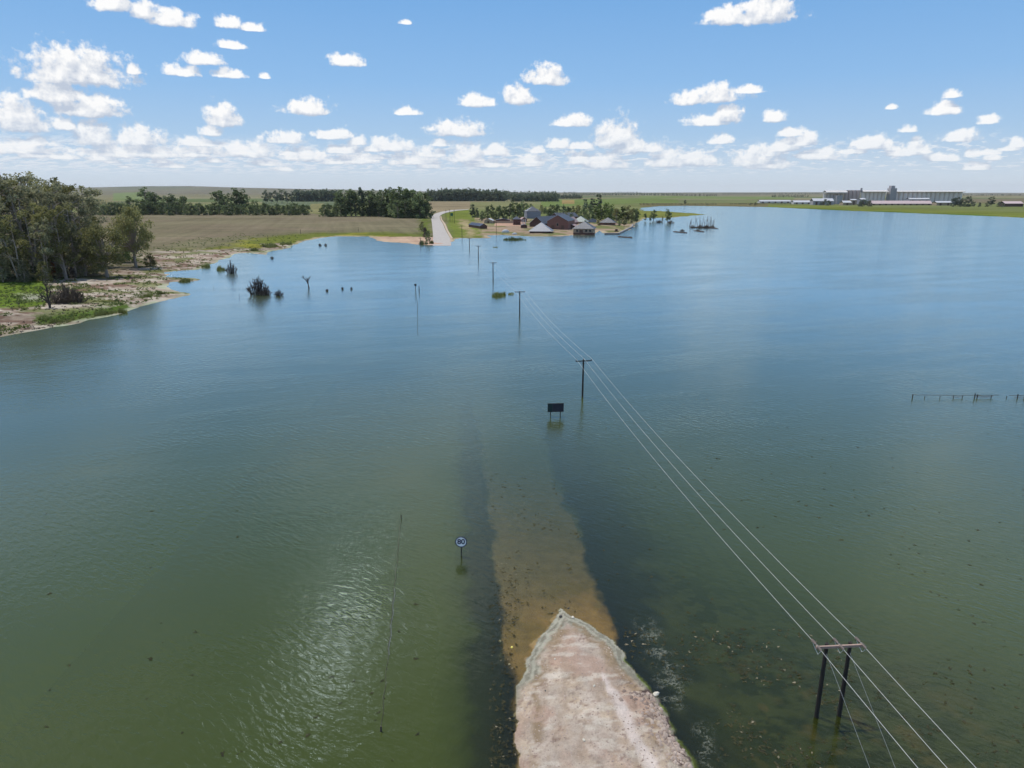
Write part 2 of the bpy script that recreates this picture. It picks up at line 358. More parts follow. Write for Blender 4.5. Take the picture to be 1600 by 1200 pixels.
# farm yard, road verges
yard = pm([(742, 343), (830, 341), (1000, 346), (1000, 372), (700, 385), (735, 365)])
setc(yard, (0.27, 0.20, 0.14))
setc(yard * sst(fbm(XX / 16, YY / 16, 71), 0.44, 0.56), (0.13, 0.135, 0.055))
setc(pm([(775, 349), (820, 349), (822, 356), (772, 356)]), (0.34, 0.22, 0.155))
setc(pm([(692, 334), (736, 328), (742, 344), (756, 372), (708, 380), (700, 352)], 1), (0.13, 0.155, 0.035))
setc(pm([(716, 346), (730, 345), (745, 368), (733, 372)], 1), (0.27, 0.22, 0.12))
setc(pm([(655, 342), (672, 342), (676, 384), (664, 384), (656, 372)], 1), (0.10, 0.12, 0.03))
setc(pm([(580, 370), (672, 372), (680, 392), (586, 386)]), (0.44, 0.31, 0.22))
setc(pm([(672, 372), (706, 372), (712, 392), (672, 392)]), (0.46, 0.32, 0.25))
# right far shore
fs = (GPX > 1095) * (GPY > 317) * (YY > 700)
setc(fs * (1 - sst(SDG, 60, 220)), (0.135, 0.155, 0.035))
setc(fs * (1 - sst(SDG, 10, 40)) * sst(fbm(XX / 60, YY / 60, 81), .35, .6), (0.085, 0.135, 0.022))
setc((GPX > 1000) * (GPX < 1200) * (GPY < 323) * (GPY > 318.5), (0.13, 0.115, 0.055))
setc(pm([(996, 327), (1120, 333), (1120, 338), (1000, 346)]), (0.14, 0.15, 0.04))
# scum line at the waterline
setc((1 - sst(np.abs(SDG - 0.9), 0.8, 1.9)) * (YY < 420) * (YY > 60) * (GPX < 480) * (.25 + .75 * sst(fbm(XX / 5, YY / 5, 91), .42, .58)), (0.30, 0.32, 0.22))
setc((1 - sst(np.abs(SDG - 1.5), 1, 3.5)) * (YY > 420) * (YY < 900) * 0.7, (0.38, 0.31, 0.22))
setc(SDG < -0.4, (0.07, 0.085, 0.04))
gm_, t, o = new_mat('ground')
a = t.new('ShaderNodeVertexColor', layer_name='Col'); w = wpos(t)
n1 = t.noise(w, 0.5, 6, 0.65); n2 = t.noise(t.vec('MULTIPLY', w, (0.02, 0.05, 0)), 1.0, 5, 0.6); n3 = t.noise(t.vec('MULTIPLY', w, (0.0025, 0.006, 0)), 1.0, 6, 0.65)
k = t.math('ADD', t.math('MULTIPLY_ADD', n1, 0.9, 0.10), t.math('MULTIPLY_ADD', n2, 0.9, -0.45))
k = t.math('ADD', k, t.math('MULTIPLY_ADD', n3, 1.1, -0.10))
c = t.vec('SCALE', a.outputs[0]); t.put(c.node, 'Scale', t.math('MULTIPLY', t.math('MULTIPLY', k, t.math('MULTIPLY_ADD', t.noise(t.vec('MULTIPLY', t.vec('ADD', w, t.vec('MULTIPLY', t.sep(w)[1], (0.25, 0, 0))), (0.16, 0.006, 0)), 1.0, 3, 0.6), 0.55, 0.73)), 0.98))
b = t.new('ShaderNodeBsdfDiffuse'); t.put(b, 0, c); t.l.new(b.outputs[0], o.inputs[0])
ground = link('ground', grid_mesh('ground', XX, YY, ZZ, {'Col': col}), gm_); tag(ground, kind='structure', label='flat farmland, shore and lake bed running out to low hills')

# ------------------------------------------------------------------ flooded road in the foreground (embankment, top and weedy flanks)
EDGE_L = [(875,949),(867,966),(858,980),(846,994),(835,1010),(826,1026),(821,1042),(817,1060),(805,1072),(803,1085),(807,1100),(804,1120),(807,1140),(805,1160),(810,1180),(810,1200)]
EDGE_R = [(886,957),(900,966),(922,977),(942,992),(958,1000),(972,1016),(984,1040),(1000,1058),(1020,1080),(1032,1098),(1047,1125),(1055,1148),(1072,1170),(1090,1200)]
def rc(Y): return 2.9 - 0.083 * (Y - 47.2) - np.clip(Y - 80, 0, 1e9) * 0.03
SPIT = [P(*q) for q in EDGE_L] + [(0.9, 24), (2, 8), (9, -75), (20, -75), (13, 8), (10.9, 24)] + [P(*q) for q in EDGE_R[::-1]]
HW = 3.5
def bed(X, Y):
    sd = -sdist(X, Y, SPIT) + (fbm(X / 0.9, Y / 0.9, 101) - 0.5) * 0.45 + (fbm(X / .3, Y / .3, 102) - .5) * .16
    tt = X - rc(Y); e = np.maximum(np.abs(tt + (fbm(X / 3, Y / 3, 105) - .5) * 1.8 + (fbm(X / .8, Y / .8, 106) - .5) * .9) - HW, 0)
    rightside = tt > 0
    zin = 0.16 * np.clip(sd, 0, 0.7) + 0.07 * np.clip(sd, 0, 4) + (fbm(X / 1.2, Y / 1.2, 103) - .5) * 0.10 * sst(sd, 0.3, 1.5)
    along = np.clip(Y - 44.7, 0, 200)
    zout = -np.minimum(-sd, 2.5) * 0.055 - (0.018 * along + 0.0010 * along ** 2) * (1 - 0.5 * sst(e, 0.0, 1.0)) + (fbm(X / 1.5, Y / 1.5, 107) - .5) * 0.12
    flank = np.where(rightside, 0.055 * np.minimum(e, 5) + 0.16 * np.clip(e - 5, 0, 20) * sst(Y, 34, 55) + 0.006 * np.clip(e - 5, 0, 60), 0.09 * np.minimum(e, 2.4) + 0.8 * np.clip(e - 2.4, 0, 4))
    z = np.where(sd > 0, zin, np.maximum(zout - flank - 0.01, -2.9))
    return z, sd, e, tt
xs = np.concatenate([np.arange(-30, -8, 1.0), np.arange(-8, 16, 0.12), np.arange(16, 46, 0.5)])
ys = np.concatenate([np.arange(-74, 24, 2.0), np.arange(24, 64, 0.13), np.arange(64, 130, 0.5)])
RX, RY = np.meshgrid(xs, ys); RZ, rsd, re_, rt = bed(RX, RY)
RZ[0, :] = RZ[-1, :] = -3.1; RZ[:, 0] = RZ[:, -1] = -3.1
col = np.zeros(RX.shape + (3,)); XX, YY = RX, RY
col[:] = (0.10, 0.10, 0.05)
wet = (np.abs(rt) < HW + 0.6) & (rsd <= 0)
setc(wet, (0.185, 0.15, 0.085))
setc(wet * (1 - sst(RY + (fbm(RX / 3, RY / 3, 110) - .5) * 8, 40, 52)) * .85, (0.31, 0.20, 0.085))
setc(wet * sst(fbm(RX / 1.4, RY / 2.0, 111), .5, .68) * 0.55, (0.16, 0.13, 0.05))
setc(wet * (rt < -2.3) * sst(fbm(RX / .7, RY / 1.6, 112), .42, .6) * .6, (0.20, 0.15, 0.08))
fl = sst(re_, 0.0, 0.7)
setc(fl * (rsd <= 0.0), (0.014, 0.016, 0.017))
setc(fl * sst(re_ + (fbm(RX / 2, RY / 2, 113) - .5) * 7, 3.0 + 2.5 * sst(RY, 40, 60), 6.5 + 4 * sst(RY, 40, 60)) * (rt > 0), (0.062, 0.072, 0.034))
setc(fl * sst(re_, 5, 8) * (rt > 0) * sst(fbm(RX / .8, RY / .65, 114), .44, .58), (0.006, 0.008, 0.006))
setc(fl * sst(re_, 4, 8) * (rt > 0) * sst(fbm(RX / 1.1, RY / 1.5, 115), .57, .68) * (1 - sst(RY, 34, 42)), (0.13, 0.095, 0.045))
ins = rsd > -0.02
dry = sst(rsd + 1.1 * (1 - sst(RY, 34.5, 37.5)) * (rt < 0) + .55 * (rt > 0) * (1 - sst(RY, 35, 39)) + (fbm(RX / .8, RY / .8, 131) - .5) * .7, 0.7, 1.5)
setc(ins, (0.215, 0.20, 0.15))
rim = ins * sst(fbm(RX / .5, RY / .5, 116) + 0.25 * np.sin(rsd * 14), .48, .6)
setc(rim * (1 - dry) * .8 * sst(RY + (fbm(RX / 1.5, RY / 1.5, 130) - .5) * 3, 36, 38.5), (0.36, 0.345, 0.27))
edge = np.where(rt > 0, 1.0, 0.5)
setc(ins * dry, (0.42, 0.33, 0.24))
setc(ins * dry * sst(fbm(RX / .45, RY / .45, 132), .5, .66) * .45, (0.58, 0.50, 0.43))
setc(ins * dry * sst(fbm(RX / 4.0, RY / 1.3, 133), .5, .64) * .4, (0.31, 0.235, 0.19))
setc(ins * dry * (1 - sst(np.abs(np.abs(rt + .4 + .3 * np.sin(RY / 4)) - 1.5 - .4 * (fbm(RX, RY / 4, 134) - .5)), .15, .55)) * .35, (0.54, 0.45, 0.39))
setc(ins * dry * sst(fbm(RX / .22, RY / .22, 135), .62, .72) * .8, (0.20, 0.13, 0.10))
setc(ins * dry * sst(fbm(RX / 2.6, RY / 3.2, 117), .50, .62) * .7, (0.37, 0.31, 0.25))
setc(ins * dry * sst(fbm(RX / 1.8, RY / 2.4, 118), .55, .70) * .65, (0.36, 0.24, 0.18))
setc(ins * sst(rsd, 0.5, .9) * (1 - sst(rsd, 1.2, 1.9)) * sst(fbm(RX / .8, RY / .8, 119), .45, .6) * .8, (0.24, 0.17, 0.10))
setc(ins * dry * sst(fbm(RX / .5, RY / 2.2, 140), .54, .66) * .5, (0.29, 0.215, 0.155))
setc(ins * dry * sst(fbm(RX / 1.1, RY / .5, 141), .58, .68) * .6, (0.52, 0.46, 0.38))
setc(ins * (rt > 1.5) * (1 - sst(rsd, .9, 2.1)) * sst(37.5 - RY, 0, 2) * sst(fbm(RX / .35, RY / .35, 120), .50, .62), (0.08, 0.055, 0.05))
setc(ins * (rt > 2) * (1 - sst(np.abs(rsd - 2.6 - .5 * (fbm(RX / 2, RY / 2, 122) - .5)), .15, .6)) * .7, (0.58, 0.50, 0.45))
setc((1 - sst(np.abs(rsd), 0.02, 0.22)) * (rt > 1) * (RY < 40) * sst(fbm(RX / .7, RY / .7, 121), .4, .6), (0.15, 0.19, 0.04))
rm, t, o = new_mat('road_gravel')
a = t.new('ShaderNodeVertexColor', layer_name='Col'); w = wpos(t)
n1 = t.noise(w, 9.0, 6, 0.7); n2 = t.noise(w, 1.1, 6, 0.65); vor = t.new('ShaderNodeTexVoronoi'); t.put(vor, 'Vector', w); t.put(vor, 'Scale', 5.0)
k = t.math('ADD', t.math('MULTIPLY_ADD', n1, 0.8, 0.2), t.math('MULTIPLY_ADD', n2, 0.9, -0.05))
peb = t.ss(vor.outputs['Distance'], 0.05, 0.16, 1.0, 0.0)
k = t.math('MULTIPLY_ADD', t.math('MULTIPLY', peb, t.ss(t.noise(w, 2.0, 3), 0.45, .62)), t.math('MULTIPLY_ADD', vor.outputs['Color'], 1.6, -0.85), k)
c = t.vec('SCALE', a.outputs[0]); t.put(c.node, 'Scale', k)
b = t.new('ShaderNodeBsdfPrincipled'); t.put(b, 'Base Color', c); t.put(b, 'Roughness', 0.95); t.put(b, 'Specular IOR Level', 0.1)
bm = t.new('ShaderNodeBump'); t.put(bm, 'Height', t.math('ADD', n1, n2)); t.put(bm, 'Distance', 0.10); t.put(b, 'Normal', bm.outputs[0])
t.l.new(b.outputs[0], o.inputs[0])
road = link('road', grid_mesh('road', RX, RY, RZ, {'Col': col}), rm); tag(road, kind='structure', label='pale gravel road end running down into the flood water')

# ------------------------------------------------------------------ water
gx = np.concatenate([-np.geomspace(4000, 40, 30), np.arange(-32, 48.1, 0.3), np.geomspace(56, 4000, 30)])
gy = np.concatenate([-np.geomspace(1700, 60, 14), np.arange(-50, 24, 2), np.arange(24, 72, 0.25), np.arange(72, 132, 0.8), np.geomspace(136, 2050, 90)])
WX, WY = np.meshgrid(gx, gy)
bz, wsd, we, wtt = bed(WX, WY)
inp = (WX > -29) & (WX < 45) & (WY < 128)
dep = np.where(inp, np.maximum(-bz, 0.0), 3.0)
clear = np.exp(-0.95 * dep) * sst(-(WY - 128), 0, 25)
clear = np.where(inp, clear * (1 - sst(WX, 20, 44)), 0)
# scum lines drifting along the right flank of the road
def strip(pts, w):
    pts = [P(*q) for q in pts]; d = np.full(WX.shape, 1e9)
    for (x0, y0), (x1, y1) in zip(pts, pts[1:]):
        ex, ey = x1 - x0, y1 - y0; L = ex * ex + ey * ey
        tq = np.clip(((WX - x0) * ex + (WY - y0) * ey) / L, 0, 1); d = np.minimum(d, np.hypot(WX - x0 - tq * ex, WY - y0 - tq * ey))
    return 1 - sst(d, 0, w)
foam = np.maximum(strip([(1008,975),(1022,1005),(1040,1035),(1045,1065),(1050,1095)], 1.8), strip([(1100,1140),(1098,1165),(1115,1195)], 1.3) * .85)
foam = np.maximum(foam, strip([(778,985),(795,1030),(802,1065)], 0.4) * .3)
foam = np.maximum(foam, strip([(1052,1040),(1075,1060),(1062,1085)], .8) * .5)
wm, t, o = new_mat('flood_water')
w = wpos(t)
ca = t.new('ShaderNodeAttribute', attribute_name='clear'); fa = t.new('ShaderNodeAttribute', attribute_name='foam')
def rotv(v, ang, sx, sy):
    m = t.new('ShaderNodeMapping', vector_type='TEXTURE'); t.put(m, 'Vector', v); m.inputs['Rotation'].default_value = (0, 0, ang); m.inputs['Scale'].default_value = (sx, sy, 1); return m.outputs[0]
wv = rotv(w, R(-38), 1.1, 0.42)
r1 = t.noise(wv, 1.0, 3, 0.5, '2D', dist=0.3)
r2 = t.noise(rotv(w, R(-25), 0.75, 0.28), 1.0, 3, 0.55, '2D')
r3 = t.noise(rotv(w, R(-50), 9.0, 3.2), 1.0, 3, 0.5, '2D')
gust = t.noise(rotv(w, R(20), 45, 14), 1.0, 4, 0.6, '2D')
gst = t.ss(gust, 0.34, 0.66, 0.6, 1.4)
hgt = t.math('ADD', t.math('MULTIPLY', r1, 0.030), t.math('ADD', t.math('MULTIPLY', r2, 0.011), t.math('MULTIPLY', r3, 0.010)))
bm = t.new('ShaderNodeBump'); t.put(bm, 'Height', t.math('MULTIPLY', hgt, gst)); t.put(bm, 'Strength', 1.0); t.put(bm, 'Distance', 1.0)
fr = t.new('ShaderNodeFresnel'); t.put(fr, 'IOR', 1.34); t.put(fr, 'Normal', bm.outputs[0])
ga = t.new('ShaderNodeBsdfGlossy'); t.put(ga, 'Roughness', 0.09); t.put(ga, 'Normal', bm.outputs[0]); t.put(ga, 'Color', (0.80, 0.945, 1.0))
gb = t.new('ShaderNodeBsdfGlossy'); t.put(gb, 'Roughness', 0.20); t.put(gb, 'Normal', bm.outputs[0]); t.put(gb, 'Color', (0.80, 0.945, 1.0))
gl = t.new('ShaderNodeMixShader'); t.put(gl, 0, 0.6); t.l.new(ga.outputs[0], gl.inputs[1]); t.l.new(gb.outputs[0], gl.inputs[2])
big = t.noise(t.vec('MULTIPLY', w, (0.012, 0.02, 0)), 1.0, 4, 0.55)
body = t.mix(t.ss(big, 0.35, 0.65), (0.042, 0.055, 0.0085), (0.050, 0.062, 0.013))
df = t.new('ShaderNodeBsdfDiffuse'); t.put(df, 0, body)
tr = t.new('ShaderNodeBsdfTransparent'); t.put(tr, 0, (0.82, 0.80, 0.62))
m1 = t.new('ShaderNodeMixShader'); t.put(m1, 0, ca.outputs['Fac']); t.l.new(df.outputs[0], m1.inputs[1]); t.l.new(tr.outputs[0], m1.inputs[2])
m2 = t.new('ShaderNodeMixShader'); t.put(m2, 0, t.math('MINIMUM', t.math('MULTIPLY_ADD', fr.outputs[0], 1.62, -0.018, clamp=True), 0.74)); t.l.new(m1.outputs[0], m2.inputs[1]); t.l.new(gl.outputs[0], m2.inputs[2])
fn = t.noise(w, 2.2, 6, 0.66, dist=1.2); fn2 = t.noise(w, 9, 3, .6)
rid = t.math('SUBTRACT', 1.0, t.math('ABSOLUTE', t.math('MULTIPLY_ADD', fn, 15.0, -7.5)))
rid = t.math('MAXIMUM', rid, 0.0)
ff = t.math('MULTIPLY', t.ss(t.math('MULTIPLY_ADD', rid, 0.55, t.math('MULTIPLY_ADD', fn2, .35, t.math('MULTIPLY', fa.outputs['Fac'], 0.45))), 0.62, 1.2), t.math('MULTIPLY', t.ss(fa.outputs['Fac'], 0.05, .8), t.ss(t.noise(w, 1.1, 4, .6), 0.42, .62)))
fd = t.new('ShaderNodeBsdfDiffuse'); t.put(fd, 0, (0.25, 0.26, 0.21))
m3 = t.new('ShaderNodeMixShader'); t.put(m3, 0, t.math('MULTIPLY', ff, 0.62)); t.l.new(m2.outputs[0], m3.inputs[1]); t.l.new(fd.outputs[0], m3.inputs[2])
t.l.new(m3.outputs[0], o.inputs[0])
water = link('water', grid_mesh('water', WX, WY, np.zeros_like(WX), {'clear': clear, 'foam': foam}), wm); tag(water, kind='structure', label='wide sheet of green flood water')
#@@OBJECTS
# ================================================================== mesh builder
class MB:
    def __init__(s): s.v = []; s.f = []
    def quad(s, a, b, c, d):
        i = len(s.v); s.v += [tuple(a), tuple(b), tuple(c), tuple(d)]; s.f.append((i, i + 1, i + 2, i + 3))
    def poly(s, pts):
        i = len(s.v); s.v += [tuple(q) for q in pts]; s.f.append(tuple(range(i, i + len(pts))))
    def box(s, x0, x1, y0, y1, z0, z1):
        i = len(s.v)
        s.v += [(x0, y0, z0), (x1, y0, z0), (x1, y1, z0), (x0, y1, z0), (x0, y0, z1), (x1, y0, z1), (x1, y1, z1), (x0, y1, z1)]
        s.f += [tuple(i + k for k in q) for q in ((0, 3, 2, 1), (4, 5, 6, 7), (0, 1, 5, 4), (1, 2, 6, 5), (2, 3, 7, 6), (3, 0, 4, 7))]
    def tube(s, pts, rad, n=6, cap=True):
        pts = [Vector(q) for q in pts]; rad = rad if hasattr(rad, '__len__') else [rad] * len(pts)
        i0 = len(s.v); up = Vector((0, 0, 1))
        for k, q in enumerate(pts):
            d = (pts[min(k + 1, len(pts) - 1)] - pts[max(k - 1, 0)])
            d = d.normalized() if d.length > 1e-9 else Vector((0, 0, 1))
            a = d.cross(up if abs(d.z) < 0.95 else Vector((1, 0, 0))).normalized(); b = d.cross(a)
            for j in range(n):
                w = 2 * math.pi * j / n; s.v.append(tuple(q + (a * math.cos(w) + b * math.sin(w)) * rad[k]))
        for k in range(len(pts) - 1):
            for j in range(n):
                s.f.append((i0 + k * n + j, i0 + k * n + (j + 1) % n, i0 + (k + 1) * n + (j + 1) % n, i0 + (k + 1) * n + j))
        if cap:
            s.f.append(tuple(i0 + j for j in range(n))[::-1]); s.f.append(tuple(i0 + (len(pts) - 1) * n + j for j in range(n)))
    def bar(s, a, b, r, n=6): s.tube([a, b], r, n)
    def mesh(s, name):
        me = bpy.data.meshes.new(name); me.from_pydata(s.v, [], s.f); me.update(); return me
    def build(s, name, mat, parent=None): return link(name, s.mesh(name), mat, parent)

M['rust_leaf'] = leafy('rusty_leaf', (0.16, 0.06, 0.02), (0.34, 0.15, 0.06))
# ================================================================== trees
def leaf_mesh(name, cen, rad, per, size, r, squash=0.8, aspect=1.0):
    """many leaf sprays: cen (n,3), rad (n,), per sprays each"""
    n = len(cen); cen = np.repeat(np.asarray(cen, float), per, 0); rad = np.repeat(np.asarray(rad, float), per)
    N = len(cen)
    d = r.normal(size=(N, 3)); d /= np.linalg.norm(d, axis=1)[:, None]
    q = cen + d * (rad * r.uniform(0.25, 1.0, N) ** 0.6)[:, None] * np.array([1, 1, squash])
    a = r.normal(size=(N, 3)); a /= np.linalg.norm(a, axis=1)[:, None]
    b = np.cross(a, r.normal(size=(N, 3))); b /= np.linalg.norm(b, axis=1)[:, None] + 1e-9
    s = (size * r.uniform(0.6, 1.35, N))[:, None] * 0.5
    a = a * s * aspect; b = b * s
    co = np.stack([q - a - b * .4, q + a * .2 - b, q + a + b * .35, q - a * .3 + b], 1).reshape(-1, 3)
    me = bpy.data.meshes.new(name); np_mesh(me, co, np.arange(4 * N).reshape(-1, 4)); return me
def tree_proto(kind, seed):
    """unit tree (height 1): returns trunk mesh, crown mesh (or None)"""
    r = random.Random(seed); nr = np.random.default_rng(seed)
    mb = MB(); cen = []; rad = []
    if kind == 'euc':
        stems = r.choice([1, 2, 2, 3])
        for s_ in range(stems):
            lean = r.uniform(-.10, .10), r.uniform(-.10, .10); top = r.uniform(.80, .97)
            pts = []; x = y = 0.0
            for k in range(7):
                z = top * k / 6; x += lean[0] / 6 + r.uniform(-.012, .012); y += lean[1] / 6 + r.uniform(-.012, .012)
                pts.append((x, y, z - (.02 if k == 0 else 0)))
            mb.tube(pts, [.014 * (1 - .85 * k / 6) for k in range(7)], 6)
            for b in range(r.randint(10, 13)):
                t = r.uniform(.08, .96); i = min(int(t * 6), 5); f = t * 6 - i
                q = Vector(pts[i]).lerp(Vector(pts[i + 1]), f); a = r.uniform(0, 6.28)
                L = r.uniform(.10, .24) * (1.15 - .55 * t)
                e = q + Vector((math.cos(a) * L, math.sin(a) * L, L * r.uniform(.25, .9)))
                m = q.lerp(e, .55) + Vector((0, 0, -.012))
                mb.tube([q, m, e], [.006, .004, .0016], 5)
                for w_ in range(r.randint(2, 3)):
                    c = q.lerp(e, r.uniform(.55, 1.12)) + Vector((r.uniform(-.03, .03), r.uniform(-.03, .03), r.uniform(-.02, .04)))
                    cen.append(c); rad.append(r.uniform(.030, .075))
            cen.append(Vector(pts[-1])); rad.append(r.uniform(.03, .055))
        crown = leaf_mesh('crown', cen, rad, 52, .0155, nr, .85, 1.3)
    elif kind == 'round':
        pts = [(0, 0, -.02), (.01, 0, .15), (-.01, .01, .32), (.0, 0, .6)]
        mb.tube(pts, [.034, .028, .022, .006], 8)
        for b in range(48):
            a = r.uniform(0, 6.28); ph = r.uniform(-.85, 1.45); R_ = r.uniform(.30, .42)
            c = Vector((math.cos(a) * math.cos(ph) * R_ * .98, math.sin(a) * math.cos(ph) * R_ * .98, .53 + math.sin(ph) * R_ * 1.05))
            mb.tube([(0, 0, .2 + .2 * r.random()), c * .55 + Vector((0, 0, .12)), c], [.012, .007, .002], 5)
            cen.append(c); rad.append(r.uniform(.07, .13))
            if r.random() < .6: cen.append(c * .7 + Vector((0, 0, .16))); rad.append(.10)
        crown = leaf_mesh('crown', cen, rad, 90, .024, nr, .8)
    elif kind == 'bushy':                              # foliage almost to the ground, as in a windbreak
        W = r.uniform(.26, .40)
        mb.tube([(0, 0, -.02), (r.uniform(-.02, .02), 0, .4), (r.uniform(-.04, .04), 0, .9)], [.024, .016, .004], 6)
        for b in range(44):
            z = r.uniform(.03, .93); a = r.uniform(0, 6.28); w_ = W * (1.0 - .72 * max(0, z - .5) / .5) * r.uniform(.3, 1)
            c = (math.cos(a) * w_, math.sin(a) * w_, z); mb.tube([(0, 0, z * .8), c], [.006, .002], 4); cen.append(c); rad.append(r.uniform(.06, .13))
        crown = leaf_mesh('crown', cen, rad, 34, .046, nr, 1.0)
    elif kind == 'open':                               # a clear trunk below a lumpy crown
        mb.tube([(0, 0, -.02), (r.uniform(-.03, .03), .01, .35), (r.uniform(-.05, .05), 0, .85)], [.022, .016, .004], 6)
        for b in range(30):
            z = r.uniform(.20, .95); a = r.uniform(0, 6.28); w_ = r.uniform(.08, .30) * (1.1 - .6 * abs(z - .6) / .35)
            c = (math.cos(a) * w_, math.sin(a) * w_, z); mb.tube([(0, 0, z * .75), c], [.008, .002], 4); cen.append(c); rad.append(r.uniform(.06, .12))
        crown = leaf_mesh('crown', cen, rad, 34, .048, nr, .85)
    elif kind == 'poplar':
        mb.tube([(0, 0, -.02), (0, 0, .9)], [.018, .004], 6)
        for b in range(30):
            z = r.uniform(.06, .97); w_ = .095 * math.sin(min(1, z * 1.6 + .25) * 1.57) * (1.12 - z) ** .45
            a = r.uniform(0, 6.28); c = (math.cos(a) * w_, math.sin(a) * w_, z); cen.append(c); rad.append(r.uniform(.025, .06))
            mb.tube([(0, 0, z * .9), c], [.005, .002], 4)
        crown = leaf_mesh('crown', cen, rad, 30, .04, nr, 1.6)
    elif kind == 'dead':
        def grow(q, d, L, rr, lev):
            pts = [q]; rs = [rr]
            for k in range(3):
                d = (d + Vector((r.uniform(-.25, .25), r.uniform(-.25, .25), r.uniform(-.08, .18)))).normalized()
                q = q + d * L / 3; pts.append(q); rs.append(rr * (1 - .13 * (k + 1)))
            mb.tube(pts, rs, 5)
            if lev:
                for k in range(r.randint(3, 5)):
                    dd = (d * .6 + Vector((r.uniform(-1, 1), r.uniform(-1, 1), r.uniform(.0, .7))) * .8).normalized()
                    grow(pts[r.choice([1, 2, 3, 3])], dd, L * r.uniform(.5, .75), rs[-1] * .85, lev - 1)
        grow(Vector((0, 0, -.03)), Vector((r.uniform(-.15, .15), 0, 1)).normalized(), .45, .05, 3); crown = None
    elif kind == 'snag':                               # bare drowned stem with a fork
        lx = r.uniform(-.25, .25)
        mb.tube([(0, 0, -.08), (lx * .3, 0, .35), (lx * .6, r.uniform(-.05, .05), .7), (lx, 0, 1)], [.022, .018, .012, .005], 5)
        for k in range(r.randint(1, 3)):
            z = r.uniform(.35, .8); mb.tube([(lx * z, 0, z), (lx * z + r.uniform(-.2, .2), r.uniform(-.1, .1), z + r.uniform(.1, .3))], [.009, .003], 4)
        crown = None
    elif kind == 'twiggy':                             # bare bushy scrub: many stems fanning from the root
        for k in range(90):
            a = r.uniform(0, 6.28); sp = r.random() ** .8 * .75; h = r.uniform(.35, 1.0) * (1 - .85 * sp)
            e = Vector((math.cos(a) * sp, math.sin(a) * sp, h)); m = Vector((e.x * .75, e.y * .75, h * .5)); bx, by = e.x * .62, e.y * .62
            mb.tube([(bx + r.uniform(-.05, .05), by + r.uniform(-.05, .05), -.05), m, e], [.016, .013, .007], 4)
            for j in range(3):
                q = m.lerp(e, r.uniform(.2, .9)); mb.tube([q, q + Vector((r.uniform(-.14, .14), r.uniform(-.14, .14), r.uniform(.02, .18)))], [.012, .005], 4)
        crown = None
    elif kind == 'reeds':
        N = 520; SUB = [(r.uniform(-.42, .42), r.uniform(-.3, .3), r.uniform(.08, .24), r.uniform(.45, 1)) for _ in range(9)]
        for k in range(N):
            a = r.uniform(0, 6.28); sc = SUB[k % len(SUB)]; rr = math.sqrt(r.random()); x, y = sc[0] + math.cos(a) * rr * sc[2], sc[1] + math.sin(a) * rr * sc[2]; rr = min(.5, rr * .5)
            h = r.uniform(.25, 1) * sc[3] * (1 - 1.5 * rr * rr); tx, ty = r.uniform(-.05, .05), r.uniform(-.05, .05); w_ = .012
            ca, sa = math.cos(a * 7), math.sin(a * 7)
            mb.quad((x - ca * w_, y - sa * w_, -.1), (x + ca * w_, y + sa * w_, -.1), (x + tx + ca * w_ * .4, y + ty + sa * w_ * .4, h), (x + tx - ca * w_ * .4, y + ty - sa * w_ * .4, h))
        crown = None
    return mb.mesh('trunk'), crown
PROTO = {}
def proto(kind, k, leafmat, barkmat):
    key = (kind, k, leafmat, barkmat)
    if key not in PROTO:
        a, b = tree_proto(kind, 100 + 17 * k + sum(map(ord, kind)))
        a.materials.append(M[barkmat])
        if b: b.materials.append(M[leafmat])
        PROTO[key] = (a, b)
    return PROTO[key]
def tree(name, kind, k, px, py, pytop, label, cat='tree', group=None, leaf='euc_leaf', bark='bark', wide=1.0, rz=None, sink=0.0):
    x, y, z = G(px, py); h = ztop(pytop, y) - z; rz = random.uniform(0, 6.28) if rz is None else rz
    a, b = proto(kind, k, leaf, bark)
    if b is None:
        o = link(name, a); o.location = (x, y, z - sink); o.rotation_euler = (0, 0, rz); o.scale = (h * wide, h * wide, h); return tag(o, label, cat, group)
    e = empty(name, (x, y, z - sink), label, cat, group, rz); e.scale = (h * wide, h * wide, h)
    link('trunk', a, None, e); link('crown', b, None, e); return e
ORD = ['first','second','third','fourth','fifth','sixth','seventh','eighth','ninth','tenth','eleventh','twelfth','thirteenth','fourteenth','fifteenth','sixteenth','seventeenth','eighteenth','nineteenth','twentieth']
TENS = {2: 'twenty', 3: 'thirty', 4: 'forty', 5: 'fifty', 6: 'sixty', 7: 'seventy', 8: 'eighty'}
def ordw(i):
    i += 1
    if i <= 20: return ORD[i - 1]
    t, u = divmod(i, 10)
    return {30: 'thirtieth', 40: 'fortieth', 50: 'fiftieth', 60: 'sixtieth', 70: 'seventieth', 80: 'eightieth'}.get(i) or TENS[t] + '-' + ORD[u - 1]

# ---- the dark grove on the left shore
grove = [(-45,432,268),(-30,428,262),(-14,436,290),(2,430,272),(14,437,305),(24,432,281),(33,440,330),(44,430,272),(52,421,284),(58,436,312),(66,431,262),(74,438,338),(80,424,265),(90,433,296),(97,420,277),(104,436,318),(112,428,279),(120,433,300),(127,420,273),(136,428,300),
         (-20,412,285),(10,408,274),(38,405,280),(62,408,270),(88,406,283),(115,410,284),(142,415,285),(150,405,305)]
grove.sort()
for i, (x, yb, yt) in enumerate(grove):
    tree('eucalyptus_tree', 'euc', i % 7, x, yb, yt, f'dark eucalyptus in the dense shore grove, {ordw(i)} trunk from its left end', group='eucalyptus trees of the left shore grove', wide=1.0 + .25 * ((i * 7) % 5) / 5, leaf='euc_leaf' if i % 4 else 'olive_leaf')
tree('pale_barked_tree', 'euc', 3, 134, 431, 362, 'low olive tree with pale forked trunk at the right edge of the shore grove', leaf='olive_leaf', wide=1.9)
